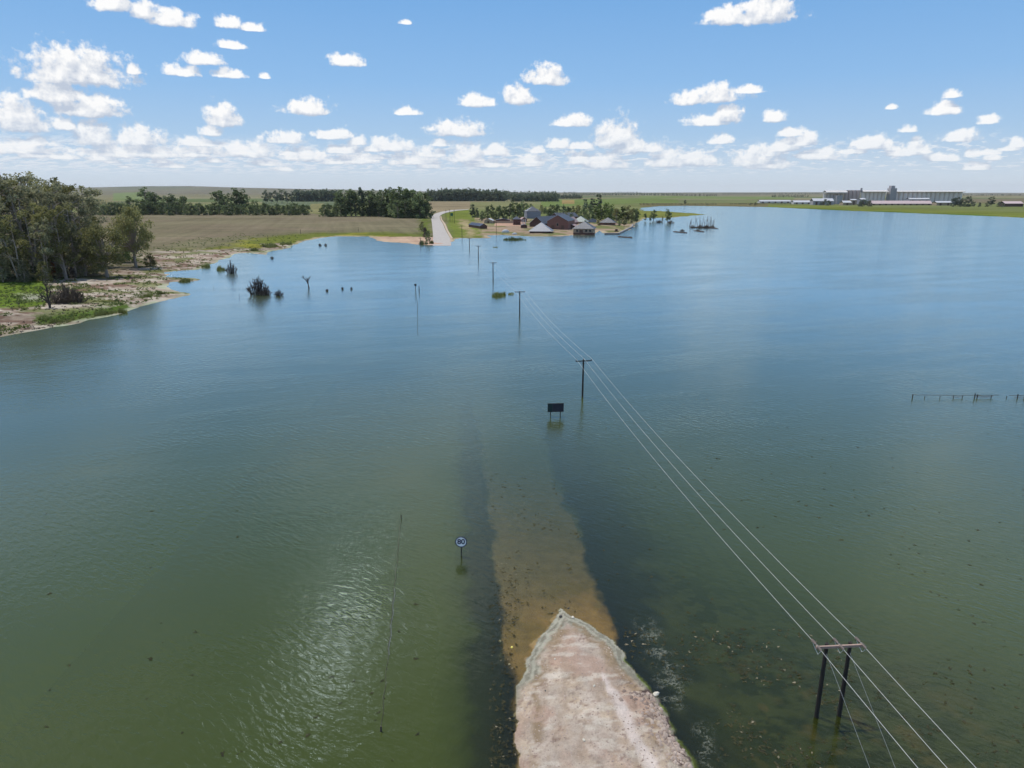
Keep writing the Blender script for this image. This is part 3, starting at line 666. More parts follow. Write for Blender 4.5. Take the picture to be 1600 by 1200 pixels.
tree('spreading_tree', 'round', 0, 168, 433, 346, 'olive green spreading tree leaning over the mud, right of the pale forked trunk', leaf='olive_leaf', wide=.95)
tree('round_tree', 'round', 1, 213, 418, 319, 'lone rounded olive tree standing right of the grove beside the brown field', leaf='olive_leaf', wide=.78)
tree('low_shrub', 'bushy', 2, 194, 410, 362, 'low yellowish green shrub between the spreading tree and the lone rounded tree', 'shrub', leaf='bright_leaf')
tree('low_shrub', 'bushy', 3, 236, 416, 395, 'small grey green shrub at the foot of the lone rounded tree', 'shrub', leaf='olive_leaf', wide=1.5)
tree('dead_tree', 'dead', 0, 78, 481, 430, 'black leafless tree standing on the mud left of the grey scrub', leaf='', bark='dark_bark', wide=.8)
tree('scrub_bush', 'twiggy', 0, 104, 472, 438, 'grey brown leafless scrub bush on the mud, tallest of the clump', 'bush', bark='scrub', group='leafless scrub on the mud')
tree('scrub_bush', 'twiggy', 1, 120, 473, 446, 'grey brown leafless scrub bush at the right end of the clump', 'bush', bark='scrub', group='leafless scrub on the mud')
tree('scrub_bush', 'twiggy', 2, 92, 474, 450, 'low grey scrub bush beside the black leafless tree', 'bush', bark='scrub', group='leafless scrub on the mud')
# ---- drowned shrubs off the left shore
for i, (x, yb, yt, kd, k, w, lb) in enumerate([
    (362,427,404,'twiggy',3,.6,'tall dark drowned shrub by the reeds close to the muddy shore'),
    (404,460,427,'twiggy',4,.75,'largest black drowned bush, spiky and pointed, standing in open water'),
    (415,461,448,'twiggy',5,1.3,'low dark tangle at the right foot of the spiky drowned bush'),
    (436,462,451,'twiggy',6,1.1,'small black drowned bush between the spiky bush and the bare tree'),
    (483,450,422,'dead',1,.85,'bare drowned tree with spreading branches, alone in open water'),
    (511,455,450,'twiggy',7,.8,'smallest of three dark stubs right of the bare drowned tree, next to it'),
    (535,452,447,'twiggy',8,.7,'middle of three dark stubs right of the bare drowned tree'),
    (549,452,447,'twiggy',9,.6,'farthest right of three dark stubs in the water past the bare tree'),
    (412,386,383,'twiggy',7,1.2,'dark low snag in the shallows off the reed bank'),
    (500,384,379,'twiggy',8,.8,'thin dark snag near the field shore, left one of a pair'),
    (509,384,379,'twiggy',9,.8,'thin dark snag near the field shore, right one of a pair'),
    (425,404,399,'twiggy',3,.9,'dark snag in open water off the green reed bank'),
    (334,452,444,'snag',3,.9,'thin bare stick in the shallows off the muddy spit'),
    (374,467,458,'snag',4,.9,'thin bare stick in the water below the tall drowned shrub')]):
    tree('drowned_bush' if kd != 'dead' else 'drowned_tree', kd, k, x, yb, yt, lb, 'bush' if kd != 'dead' else 'tree', bark='dark_bark', wide=w, group='drowned bushes off the left shore')
# reed beds
for i, (x, yb, yt, w, lb) in enumerate([(317,418,410,2.6,'green reed clump on the wet mud near the tall drowned shrub'),(345,422,413,1.8,'reed clump beside the tall drowned shrub'),
    (290,440,433,3.6,'green reed clump along the muddy spit'),(232,464,454,2.2,'green reed clump left of the shore inlet'),(256,460,453,2.4,'reed clump at the shore inlet mouth'),
    (186,489,478,2.4,'tall green reeds at the water edge below the mud bank'),(160,492,482,2.6,'green reeds at the water edge, middle of the bed'),(68,500,489,2.4,'round reed clump on the pale mud bank'),(95,504,494,2.6,'low green reeds at the left end of the waterside bed'),
    (420,386,377,4.2,'reed bank at the point where the green shore meets the lake'),(445,382,375,4.0,'reed bank right of the green point'),(396,392,385,3.0,'reed clump on the flooded left flank of the green point'),
    (787,461.5,453,4.6,'small island of yellow green reeds in open water beside the second nearest pole'),(803,375,368.5,5.2,'larger dark green reed island in front of the farmyard'),(774,386.5,384.6,4.5,'thin dark reed patch between the farmyard and the open lake'),
    (661,382,372,1.6,'green reeds at the shore left of the far road'),(672,381,373,1.2,'yellow green reeds beside the far road end')]):
    tree('reed_clump', 'reeds', i % 4, x, yb, yt, lb, 'reeds', bark='green_leaf' if i in (13, 15) else 'reed', wide=w, group='reed clumps along the shore and in the lake')

for i, (x, yb, yt, lf, lb) in enumerate([(660,362,346,'olive_leaf','straggly brownish shrub on the left verge of the far road, farthest up'),(664,371,354,'scrub','bare brownish shrub on the left verge of the far road'),(669,377,360,'green_leaf','green shrub on the left verge of the far road close to the water')]):
    tree('verge_shrub', 'bushy', i, x, yb, yt, lb, 'shrub', 'shrubs on the verge of the far road', leaf=lf, wide=.9)
for i, (x, yb, yt, lf, w) in enumerate([(-25,440,408,'green_leaf',1.2),(5,441,398,'euc_leaf',1.1),(22,438,410,'green_leaf',1.3),(40,441,404,'euc_leaf',1.0),(56,437,415,'green_leaf',1.4),(72,441,408,'olive_leaf',1.0),(84,432,402,'rust_leaf',.7),(98,434,408,'euc_leaf',1.2),(112,433,404,'scrub',1.0),(126,432,410,'euc_leaf',1.2),(145,428,404,'olive_leaf',1.0),(160,420,398,'green_leaf',1.1)]):
    tree('understory_bush', 'bushy', i % 5, x, yb, yt, 'rusty orange bush at the foot of the dark shore grove' if lf == 'rust_leaf' else f'{"grey leafless" if lf == "scrub" else "dark green"} bush under the shore grove, {ordw(i)} from its left', 'bush', 'bushes under the shore grove', leaf=lf, wide=w)
for i, (x, yb, yt) in enumerate([(55,425,261),(34,428,270),(97,428,268)]):
    tree('bare_tree', 'dead', i + 2, x, yb, yt, ('tallest bare pale tree rising out of the middle of the shore grove', 'bare pale tree rising from the left half of the shore grove', 'bare pale tree rising from the right half of the shore grove')[i], group='bare trees in the shore grove', bark='bark', wide=.45)
# ---- windbreak behind the brown field
wb = []
x = 150
while x < 486:
    wb.append((x, 336 + random.uniform(-.6, .6), 317.5 + random.uniform(-2.5, 3), 'bushy', 'green_leaf')); x += random.uniform(5.0, 7.5)
for x, t in [(205,307),(230,293),(238,300),(246,301),(263,306),(270,303),(279,310),(290,306),(344,297),(352,304),(372,295),(378,293),(399,313)]:
    wb.append((x, 333.5, t, 'open', 'green_leaf'))
wb.sort()
for i, (x, yb, yt, kd, lf) in enumerate(wb):
    tree('windbreak_tree', kd, i % 5, x, yb, yt, f'{"tall open" if kd == "open" else "low bushy"} tree in the windbreak behind the brown field, {ordw(i)} from its left', group='trees of the windbreak behind the field', leaf=lf, wide=1.25)
bt = [(416,318,297),(424,318,300),(433,318,297),(441,318,295),(449,318,298),(457,318,299)]
for i, (x, yb, yt) in enumerate(bt):
    tree('field_tree', 'open', i % 5, x, yb, yt, f'dark tree in the short row beyond the windbreak, {ordw(i)} from its left', group='short tree row beyond the windbreak', leaf='far_leaf', wide=1.0)
g2 = [(508,339,319,'bushy'),(516,339,317,'bushy'),(525,339,321,'bushy'),(533,338,299,'bushy'),(541,338,295,'open'),(549,338,296,'bushy'),(556,338,300,'open'),(566,338,291,'poplar'),(573,338,318,'bushy'),(578,338,299,'bushy'),(585,338,296,'open'),(592,338,305,'bushy'),(600,339,297,'open'),(607,339,300,'bushy'),
      (613,339,293,'open'),(619,340,298,'bushy'),(625,340,291.5,'open'),(631,340,296,'bushy'),(638,340,294,'open'),(644,340,299,'bushy'),(650,340,296,'open'),(656,341,302,'bushy'),(662,341,300,'open'),(667,341,310,'bushy'),(597,338,310,'bushy'),(634,341,312,'bushy'),(646,341,314,'bushy'),(622,341,312,'bushy'),(659,341,316,'bushy')]
g2.sort()
for i, (x, yb, yt, kd) in enumerate(g2):
    lb = 'slender dark poplar rising above the dense roadside grove' if kd == 'poplar' else f'{"tall" if kd == "open" else "bushy"} green tree in the dense grove left of the far road, {ordw(i)} from its left'
    tree('poplar_tree' if kd == 'poplar' else 'grove_tree', kd, i % 5, x, yb, yt, lb, group=None if kd == 'poplar' else 'trees of the grove left of the far road', leaf='green_leaf' if kd != 'poplar' else 'far_leaf', wide=1.25 if kd != 'poplar' else 1.2)
tree('low_shrub', 'bushy', 0, 673, 320.5, 317, 'small reddish shrub on the field edge right of the roadside grove', 'shrub', leaf='scrub', wide=1.3)

# ---- trees round the farmyard
ft = [(738,340,318,'poplar',1.9,'far_leaf'),(745,340,324,'bushy',1,'far_leaf'),(754,341,329,'bushy',1,'green_leaf'),(762,342,322,'bushy',1,'green_leaf'),(770,342,320,'open',1,'green_leaf'),(779,342,320,'bushy',1,'green_leaf'),(788,342,322,'bushy',1,'green_leaf'),(796,342,317,'open',1,'green_leaf'),(804,342,315,'open',1.1,'bright_leaf'),(812,342,318,'bushy',1,'green_leaf'),(818,340,313,'open',1,'green_leaf'),(846,334,320,'bushy',1,'olive_leaf'),
      (862,341,319,'bushy',1.1,'green_leaf'),(871,341,319,'bushy',1.1,'green_leaf'),(880,342,321,'bushy',1.1,'green_leaf'),(889,342,322,'bushy',1.1,'green_leaf'),(897,342,321,'open',1.1,'olive_leaf'),(903,342,320,'bushy',1,'olive_leaf'),(914,328,311,'poplar',2.2,'far_leaf'),(926,328,309,'poplar',2.2,'far_leaf'),(935,328,304,'poplar',2.2,'far_leaf'),(912,343,322,'bushy',1.1,'green_leaf'),(921,344,319,'bushy',1.1,'green_leaf'),(930,344,321,'bushy',1.1,'bright_leaf'),(939,344,318,'open',1.1,'bright_leaf'),(947,344,317,'bushy',1.1,'bright_leaf'),(955,345,319,'bushy',1.1,'bright_leaf'),
      (963,349,325,'open',1.1,'olive_leaf'),(971,349,322,'open',1.1,'bright_leaf'),(979,349,321,'open',1.1,'olive_leaf'),(986,348,325,'bushy',1,'olive_leaf'),(993,345,325,'open',1,'bright_leaf'),(852,334,322,'bushy',1,'green_leaf'),(830,330,318,'open',1,'green_leaf')]
ft += [(914,353,344,'bushy',1.2,'green_leaf'),(935,352,344,'bushy',1.2,'olive_leaf'),(893,345.5,333,'bushy',1.1,'green_leaf'),(968,353,343,'bushy',1.1,'green_leaf'),(858,342,325,'bushy',1.2,'green_leaf'),(884,344,330,'bushy',1.1,'olive_leaf'),(975,354,336,'open',1.1,'olive_leaf'),(752,345,334,'bushy',1.2,'green_leaf'),(774,344,330,'bushy',1.2,'green_leaf'),(801,345,332,'bushy',1.2,'green_leaf')]
ft.sort()
for i, (x, yb, yt, kd, w, lf) in enumerate(ft):
    tree('farm_tree', kd, (i * 3) % 5, x, yb, yt, f'{ {"poplar": "narrow dark", "bushy": "bushy", "open": "lumpy crowned"}[kd]} tree round the brick farmyard, {ordw(i)} from its left', group='trees round the farmyard', leaf=lf, wide=w)
bay = [(994,350,326,'open','green_leaf',.8),(1008,346,333,'open','green_leaf',.8),(1021,345,327,'open','green_leaf',1.0),(1016,347,336,'open','green_leaf',.8),(1043,348,326,'open','green_leaf',.9),(1035,346,338,'open','olive_leaf',.7)]
for i, (x, yb, yt, kd, lf, w) in enumerate(bay):
    tree('drowned_willow', 'open', i % 5, x, yb, yt, f'green topped tree standing in the bay right of the farm, {ordw(i)} from the left', group='leafy trees standing in the bay', leaf=lf, wide=w, bark='dark_bark')
rs = random.Random(9)
sn2 = []
for k in range(16):
    x_ = rs.uniform(1072, 1119); b_ = rs.uniform(352.5, 356.5); sn2.append((x_, b_, b_ - rs.uniform(5, 15)))
for k in range(8):
    x_ = rs.uniform(1012, 1052); b_ = rs.uniform(347, 354); sn2.append((x_, b_, b_ - rs.uniform(4, 9)))
for i, (x, yb, yt) in enumerate([(1082,356,350.5),(1094,356.5,350),(1104,356.5,349.5),(1113,356,351),(1066,361,357),(1090,360.5,357.5),(1030,348,342),(1048,349,343)]):
    tree('drowned_scrub', 'twiggy', i % 4 + 3, x, yb, yt, f'grey leafless scrub standing in the bay, {ordw(i)} of the clumps among the drowned trunks', 'bush', 'leafless scrub in the bay', bark='scrub', wide=1.5)
sn = sn2 + [(1074,352,346),(1080,353,343),(1086,354,340),(1090,354.5,337),(1093,354.5,339),(1097,354.5,338),(1100,355,342),(1104,355,337),(1107,355,340),(1111,355,337.5),(1115,355.5,347),(1121.5,334.5,328),(1128,334.5,328.5),(1025,350,343),(1038,352,344),(1045,353.5,346),(1062,362,358),(1067,365,362),(1092,362,358.5)]
sn.sort()
for i, (x, yb, yt) in enumerate(sn):
    tree('drowned_snag', 'snag', i % 6, x, yb, yt, f'bare grey drowned trunk in the bay, {ordw(i)} from the left of the dead stand', 'tree', 'bare drowned trunks in the bay', bark='deadwood', wide=1.15)
# brushwood raft under the dead trunks
for (x0, x1, y0, lb) in [(1080,1118,355.6,'long dark raft of brushwood lying below the bare drowned trunks'),(1052,1070,362.5,'short dark brushwood drift left of the bare drowned trunks'),(1084,1096,361,'small dark brushwood drift in front of the bare drowned trunks'),(965,985,370.3,'thin dark drift of debris beyond the jetty')]:
    xa, ya = P(x0, y0); xb, yb = P(x1, y0 + 1.5); mb = MB(); r = random.Random(x0)
    for k in range(160):
        f = r.random(); cx = xa + (xb - xa) * f; cy = ya + (yb - ya) * f + r.uniform(-3, 3); a = r.uniform(-.7, .7); L = r.uniform(.8, 2.4)
        mb.bar((cx, cy, r.uniform(-.05, .25)), (cx + math.cos(a) * L, cy + math.sin(a) * L, r.uniform(.0, .7)), r.uniform(.05, .14), 4)
    tag(mb.build('brushwood_drift', M['deadwood']), lb, 'driftwood', 'brushwood drifts in the bay')
# ---- trees about the silos
st = [(1288,321,311),(1294,321.5,313),(1344,323,312),(1351,323,311),(1358,323,313),(1489,323,308),(1496,323,307),(1502,323,310),(1512,323,306),(1521,323.5,315),(1530,323.5,316),(1548,322.5,307),(1543,323,314),(1560,323,315),(1566,324,318),(1282,321,316),(1256,318,314),(1264,318,313),(1180,321,316),(1172,321,317),(1070,320,312)]
st.sort()
for i, (x, yb, yt) in enumerate(st):
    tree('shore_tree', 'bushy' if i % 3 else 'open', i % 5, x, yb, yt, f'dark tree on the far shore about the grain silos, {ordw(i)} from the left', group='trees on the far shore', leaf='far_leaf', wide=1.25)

# ---- far tree lines: masses no one could count
def treeline(spans, label, leaf='far_leaf', dens=1.0):
    cen = []; rad = []; r = np.random.default_rng(abs(int(spans[0][0])))
    for (x0, x1, yb, yt, rag) in spans:
        n = max(int((x1 - x0) / 1.0 * dens), 6)
        for px in np.linspace(x0, x1, n):
            x, y = P(px + r.uniform(-.6, .6), yb); z = gz(x, y); d = r.uniform(-1, 1) * mpp(y) * 6
            h = max(ztop(yt + r.uniform(-.3, 1) * rag, y) - z, 3.0)
            w = h * .30
            for q in range(4):
                zz = z + h * (.12 + .72 * q / 3) + r.uniform(-.05, .05) * h
                cen.append((x + r.uniform(-1, 1) * w * .6, y + d + r.uniform(-1, 1) * w, zz)); rad.append(w * r.uniform(.6, 1.0))
    m = np.mean(rad)
    o = link('treeline', leaf_mesh('treeline', cen, rad, 14, m * .62, r, 1.0), M[leaf]); return tag(o, label, 'trees', kind='stuff')
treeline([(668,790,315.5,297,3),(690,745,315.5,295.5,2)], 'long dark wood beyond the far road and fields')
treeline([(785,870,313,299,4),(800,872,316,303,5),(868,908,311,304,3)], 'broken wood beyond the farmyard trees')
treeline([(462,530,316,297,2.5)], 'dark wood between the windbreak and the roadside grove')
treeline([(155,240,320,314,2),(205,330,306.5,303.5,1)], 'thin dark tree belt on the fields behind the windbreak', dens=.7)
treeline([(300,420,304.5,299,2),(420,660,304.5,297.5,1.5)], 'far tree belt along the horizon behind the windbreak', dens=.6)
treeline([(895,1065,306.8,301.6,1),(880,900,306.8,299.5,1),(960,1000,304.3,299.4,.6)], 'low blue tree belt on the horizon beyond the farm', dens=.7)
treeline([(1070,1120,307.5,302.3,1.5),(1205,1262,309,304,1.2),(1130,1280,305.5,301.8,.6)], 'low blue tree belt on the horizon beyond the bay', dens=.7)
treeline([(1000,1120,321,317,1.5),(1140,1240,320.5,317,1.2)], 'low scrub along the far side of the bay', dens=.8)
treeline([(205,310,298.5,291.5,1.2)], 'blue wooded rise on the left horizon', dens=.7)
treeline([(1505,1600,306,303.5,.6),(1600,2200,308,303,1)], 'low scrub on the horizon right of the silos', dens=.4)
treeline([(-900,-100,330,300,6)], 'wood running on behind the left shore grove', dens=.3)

# ================================================================== power line
def Q(px, py, z=0.0): x, y = P(px, py, z); return Vector((x, y, z))
pole_px = [(910,620.5,562),(812,495,455),(770.5,438,410),(747.5,406,384),(733.5,388,372)]
poles = []; prev = None
base_h = (Q(1275.5, 1120), Q(1311, 1118))
zt_h = 4.95
tops_h = [Vector((b.x, b.y, zt_h)) for b in base_h]
hax = (base_h[1] - base_h[0]).normalized(); hmid = (tops_h[0] + tops_h[1]) / 2
line_dir = (Q(910, 620.5) - Vector((hmid.x, hmid.y, 0))).normalized()
hroot = empty('h_frame_pole', (hmid.x, hmid.y, 0), 'twin legged timber power pole with pale crossbar, nearest in the flood', 'power pole', 'timber poles of the power line')
def lay(mb, name, mat, root, origin):
    mb.v = [tuple(Vector(q) - Vector(origin)) for q in mb.v]; return mb.build(name, mat, root)
og = Vector((hmid.x, hmid.y, 0))
for b, tp in zip(base_h, tops_h):
    mb = MB(); lean = Vector((0.02, .0, 0)); mb.tube([b + Vector((0, 0, -2.2)), b + Vector((0, 0, 2)), tp + Vector((0, 0, .12))], [.135, .125, .105], 10); lay(mb, 'leg', M['pole'], hroot, og)
hb = [hmid - hax * 1.32, hmid, hmid + hax * 1.32]
mb = MB(); n_ = Vector((-hax.y, hax.x, 0)) * .16
A0, A1 = hmid - hax * 1.42 - n_, hmid + hax * 1.42 - n_
def beam(mb, a, b, w, h):
    d = (b - a).normalized(); s = Vector((-d.y, d.x, 0)) * w / 2; u = Vector((0, 0, h / 2))
    c = [a - s - u, a + s - u, a + s + u, a - s + u, b - s - u, b + s - u, b + s + u, b - s + u]
    i = len(mb.v); mb.v += [tuple(q) for q in c]; mb.f += [tuple(i + k for k in q) for q in ((0, 1, 2, 3), (7, 6, 5, 4), (0, 4, 5, 1), (1, 5, 6, 2), (2, 6, 7, 3), (3, 7, 4, 0))]
beam(mb, A0, A1, .11, .15); lay(mb, 'crossbar', M['crossarm'], hroot, og)
WIRE_A = []
for k, q in enumerate(hb):
    for sgn in (-1, 1):
        mb = MB(); d = line_dir * sgn
        mb.tube([q + d * .05 + Vector((0, 0, .06)), q + d * .5 + Vector((0, 0, .03))], .055, 8)
        for m in range(4):
            c = q + d * (.14 + .09 * m) + Vector((0, 0, .05)); mb.tube([c, c + d * .03], .085, 10)
        lay(mb, 'insulator', M['glass_ins'], hroot, og)
    mb = MB(); mb.tube([q + line_dir * .5 + Vector((0, 0, .03)), q + line_dir * .25 + Vector((.1, 0, -.35)), q - line_dir * .1 + Vector((.1, 0, -.5)), q - line_dir * .5 + Vector((0, 0, .03))], .015, 5); lay(mb, 'jumper_wire', M['wire'], hroot, og)
# stays run down towards us on the camera side
for (b, tpx) in ((tops_h[0], (1359, 1200)), (tops_h[1], (1399, 1200))):
    e = Q(tpx[0], tpx[1], 1.2); s_ = b + Vector((0, -.1, -.5)); d = (e - s_); e = s_ + d * (s_.z + .4) / (s_.z - e.z)
    mb = MB(); mb.bar(s_, e, .009, 5); lay(mb, 'stay_wire', M['steel'], hroot, og)
ARM = 1.25
wpts = [[], [], []]
back = og - line_dir * 72
ord_p = ['nearest', 'second nearest', 'middle', 'second farthest', 'farthest']
allp = [Q(a, b) for a, b, c in pole_px]
perp_h = Vector((line_dir.y, -line_dir.x, 0))
for k in range(3): wpts[k].append(back + perp_h * (k - 1) * 1.32 + Vector((0, 0, 6.0)))
for k in range(3): wpts[k].append(hb[k] + Vector((0, 0, .05)))
for i, (px, pb, pt) in enumerate(pole_px):
    b = allp[i]; zt = ztop(pt, b.y)
    nx = allp[i + 1] if i + 1 < len(allp) else b + (b - allp[i - 1]); pv = allp[i - 1] if i else og
    d = ((nx - b).normalized() + (b - pv).normalized()); d.z = 0; d.normalize(); s = Vector((d.y, -d.x, 0))
    if i == 0: s = Vector((.98, .2, 0)).normalized()
    e = empty('power_pole', b, f'single timber T pole standing in the lake, {ord_p[i]} of the five to the camera', 'power pole', 'timber poles of the power line')
    rr = max(.13, .13 + .0002 * b.y)
    mb = MB(); mb.tube([(0, 0, -2), (0, 0, zt * .5), (0, 0, zt)], [rr, rr * .9, rr * .75], 10); mb.build('post', M['pole'], e)
    mb = MB(); beam(mb, -s * ARM + Vector((0, 0, zt - .15)) - d * (rr + .04), s * ARM + Vector((0, 0, zt - .15)) - d * (rr + .04), .1, .14); mb.build('crossarm', M['pole'], e)
    for k in range(3):
        mb = MB(); c = s * (k - 1) * ARM * .94 - d * (rr + .04) + Vector((0, 0, zt - .07 if k != 1 else zt))
        mb.tube([c, c + Vector((0, 0, .1)), c + Vector((0, 0, .26))], [.03, .055, .035], 8); mb.build('insulator', M['glass_ins'], e)
        wpts[k].append(b + c + Vector((0, 0, .27)))
    for sg in (-1, 1):
        mb = MB(); mb.bar(s * sg * .6 + Vector((0, 0, zt - .2)) - d * (rr + .04), Vector((0, 0, zt - .75)) - d * rr, .022, 5); mb.build('brace', M['dark_steel'], e)
for k, nm in enumerate(('left', 'middle', 'right')):
    mb = MB()
    for a, b in zip(wpts[k], wpts[k][1:]):
        L = (b - a).length; sag = .85 * (L / 70) ** 2; n = 20
        if a is not wpts[k][0] or True:
            pts = [a.lerp(b, j / n) + Vector((0, 0, -4 * sag * (j / n) * (1 - j / n))) for j in range(n + 1)]
            mb.tube(pts, [.0115] * (n + 1), 5, False)
    tag(mb.build('conductor_wire', M['wire']), f'pale overhead power wire, {nm} one of the three strung pole to pole', 'wire', 'overhead wires of the power line')
# second, thinner poles further off
for (x, yb, yt, lb) in [(775.5,367,347,'thin telephone pole beside the farmyard shore'),(697,345,328,'thin telephone pole right of the far road, left one of four'),(703,346,327.5,'thin telephone pole right of the far road, second of four'),(710,349,328,'thin telephone pole right of the far road, third of four'),(722,372,352,'thin telephone pole in the grass near the shore right of the far road'),(880,345,318,'thin pole among the trees behind the brick barn'),(657,383,371,'dark marker pole at the shore left of the far road')]:
    xx, yy, z = G(x, yb); h = ztop(yt, yy) - z; e = empty('telephone_pole', (xx, yy, z), lb, 'pole', 'thin poles by the far shore')
    mb = MB(); mb.tube([(0, 0, -1), (0, 0, h)], [.17, .12], 8); mb.build('post', M['pole'], e)
    mb = MB(); mb.box(-.9, .9, -.22, -.1, h - .45, h - .3); mb.build('crossarm', M['pole'], e)
x, y, z = G(649.5, 455)
e = empty('marker_post', (x, y, 0), 'short post with a square dark board in the lake, left of a bare stake', 'post')
mb = MB(); h = ztop(444, y); mb.tube([(0, 0, -2), (0, 0, h)], .09, 8); mb.build('post', M['pole'], e)
mb = MB(); mb.box(-.34, .34, -.14, -.09, h - .55, h + .1); mb.build('board', M['dark_steel'], e)
x, y, z = G(655, 456); mb = MB(); h = ztop(447, y); mb.tube([(0, 0, -2), (0, 0, h * .6), (.02, 0, h)], [.13, .12, .09], 8); o = mb.build('stake', M['pole']); o.location = (x, y, 0); tag(o, 'bare thick dark stake in the lake, right of the post with a board', 'stake')
for k, (x0, y0, y1) in enumerate([(652.5,470,525)]):
    mb = MB(); a, b = Q(x0, y0, .03), Q(x0, y1, .03); r = random.Random(4)
    for j in range(26):
        f = j / 26; c = a.lerp(b, f); mb.tube([c + Vector((r.uniform(-.1, .1), 0, -.4)), c + Vector((r.uniform(-.1, .1), 0, r.uniform(.05, .22)))], .06, 6)
    tag(mb.build('stake_row', M['deadwood']), 'row of stake tips just breaking the surface below the marker post', 'stakes')

# ================================================================== signs
M['sign_white'] = simple('sign_white', (0.92, 0.91, 0.90), .4, .03); M['sign_blue'] = simple('sign_dark_blue', (0.012, 0.014, 0.055), .4, .1)
b = Q(721, 869); e = empty('speed_sign', b, 'round white speed limit sign reading 80 with dark rim, standing in flood water', 'road sign')
zc = ztop(846.5, b.y); Rr = mpp(b.y) * 9.2
mb = MB(); mb.tube([(0, 0.05, -2.2), (0, 0.05, zc + .3)], .055, 10); mb.build('post', M['dark_steel'], e)
def disc(mb, r, y0, y1, zc, n=40, r0=0.0):
    for k in range(n):
        a, c = 2 * math.pi * k / n, 2 * math.pi * (k + 1) / n
        pa = lambda rr, w, yy: (math.cos(w) * rr, yy, zc + math.sin(w) * rr)
        if r0 == 0: mb.poly([(0, y0, zc), pa(r, a, y0), pa(r, c, y0)]); mb.poly([(0, y1, zc), pa(r, c, y1), pa(r, a, y1)])
        else:
            mb.quad(pa(r0, a, y0), pa(r, a, y0), pa(r, c, y0), pa(r0, c, y0)); mb.quad(pa(r0, c, y1), pa(r, c, y1), pa(r, a, y1), pa(r0, a, y1)); mb.quad(pa(r0, a, y1), pa(r0, a, y0), pa(r0, c, y0), pa(r0, c, y1))
        mb.quad(pa(r, a, y0), pa(r, a, y1), pa(r, c, y1), pa(r, c, y0))
mb = MB(); disc(mb, Rr * .985, -.02, .0, zc); mb.build('sign_face', M['sign_white'], e)
mb = MB(); disc(mb, Rr, -.045, -.015, zc, r0=Rr * .86); mb.build('rim', M['sign_blue'], e)
cu = bpy.data.curves.new('numerals', 'FONT'); cu.body = '80'; cu.size = Rr * 1.3; cu.align_x = 'CENTER'; cu.align_y = 'CENTER'; cu.extrude = .006; cu.offset = .018
tmp = bpy.data.objects.new('numerals', cu); C.objects.link(tmp); bpy.context.view_layer.update()
nme = bpy.data.meshes.new_from_object(tmp.evaluated_get(bpy.context.evaluated_depsgraph_get())); bpy.data.objects.remove(tmp); nme.materials.clear()
o = link('numerals', nme, M['sign_blue'], e); o.location = (0, -.03, zc - .0); o.rotation_euler = (R(90), 0, 0)
# billboard
M['board_green'] = simple('board_dark_green', (0.012, 0.03, 0.03), .45, .2, 2.0); M['board_violet'] = simple('board_dark_slate', (0.024, 0.024, 0.036), .45, .2, 2.0)
b = Q(868, 651); e = empty('direction_board', b, 'wide dark road board on two short posts standing in flood water', 'road sign', rz=R(4)); m = mpp(b.y)
z0, z1 = ztop(643, b.y), ztop(630.8, b.y)
mb = MB(); mb.box(-12.6 * m, -5 * m, -.03, .03, z0, z1); mb.box(-5 * m + .01, 12.6 * m, -.025, .03, z0 + .01, z1 + .03); mb.build('panel', M['board_violet'], e)
mb = MB(); mb.box(-12.4 * m, -5.1 * m, -.045, -.032, z0 + .05, z1 - .04); mb.build('green_panel', M['board_green'], e)
mb = MB()
for zz in (z0 - .03, z1 + .035): mb.box(-12.8 * m, 12.8 * m, -.05, .06, zz - .025, zz + .025)
mb.build('frame', M['dark_steel'], e)
for xx in (-7.8, 7.6):
    mb = MB(); mb.tube([(xx * m, .09, -2.2), (xx * m, .09, z1 - .1)], .065, 8); mb.build('post', M['dark_steel'], e)
M['sign_green'] = simple('sign_green', (0.01, 0.10, 0.06), .5, .1)
x, y, z = G(706, 347); e = empty('road_sign', (x, y, z), 'small green road sign on two posts by the far road', 'road sign'); h = ztop(333, y) - z
mb = MB(); mb.box(-1.3, 1.3, -.05, .05, h - 2.6, h); mb.build('panel', M['sign_green'], e)
for xx in (-.9, .9): mb = MB(); mb.tube([(xx, .12, -.5), (xx, .12, h - .2)], .09, 6); mb.build('post', M['dark_steel'], e)

# ================================================================== fences
M['rust'] = simple('rusty_rail', (0.20, 0.12, 0.09), .8, .3, 3.0)
e = None
p0 = Q(1426, 622); e = empty('pipe_fence', p0, 'half drowned rail fence reaching out of the picture on the right', 'fence')
fx = [1426,1444,1468,1490,1503,1522,1527,1548,1572,1590,1600,1625,1650,1680]
mpf = mpp(p0.y)
for k, x in enumerate(fx):
    q = Q(x, 622 if x < 1600 else 621.5) - p0; hh = (.62, .30, .34, .40, .40, .75, .6, .45, .35, .62, .62, .5, .5, .5)[k]
    mb = MB(); mb.tube([(q.x, q.y, -1.5), (q.x + (.06 if k % 3 else -.05), q.y, hh)], .07 if hh > .5 else .045, 6); mb.build('post', M['dark_bark'], e)
for xa, xb, z in [(1426,1560,.50),(1576,1690,.44),(1486,1503,.22),(1522,1550,.2),(1584,1690,.16),(1522,1552,.36)]:
    a, c = Q(xa, 622) - p0, Q(xb, 622) - p0
    mb = MB(); mb.tube([(a.x, a.y, z), ((a.x + c.x) / 2, a.y, z - .05), (c.x, c.y, z - .02)], .032, 6); mb.build('rail', M['rust'] if z < .4 else M['dark_bark'], e)
pa, pb = Q(626.5, 810), Q(595, 1143)
e = empty('wire_fence', pa, 'nearly drowned wire fence running parallel to the left of the flooded road', 'fence'); dd = pb - pa
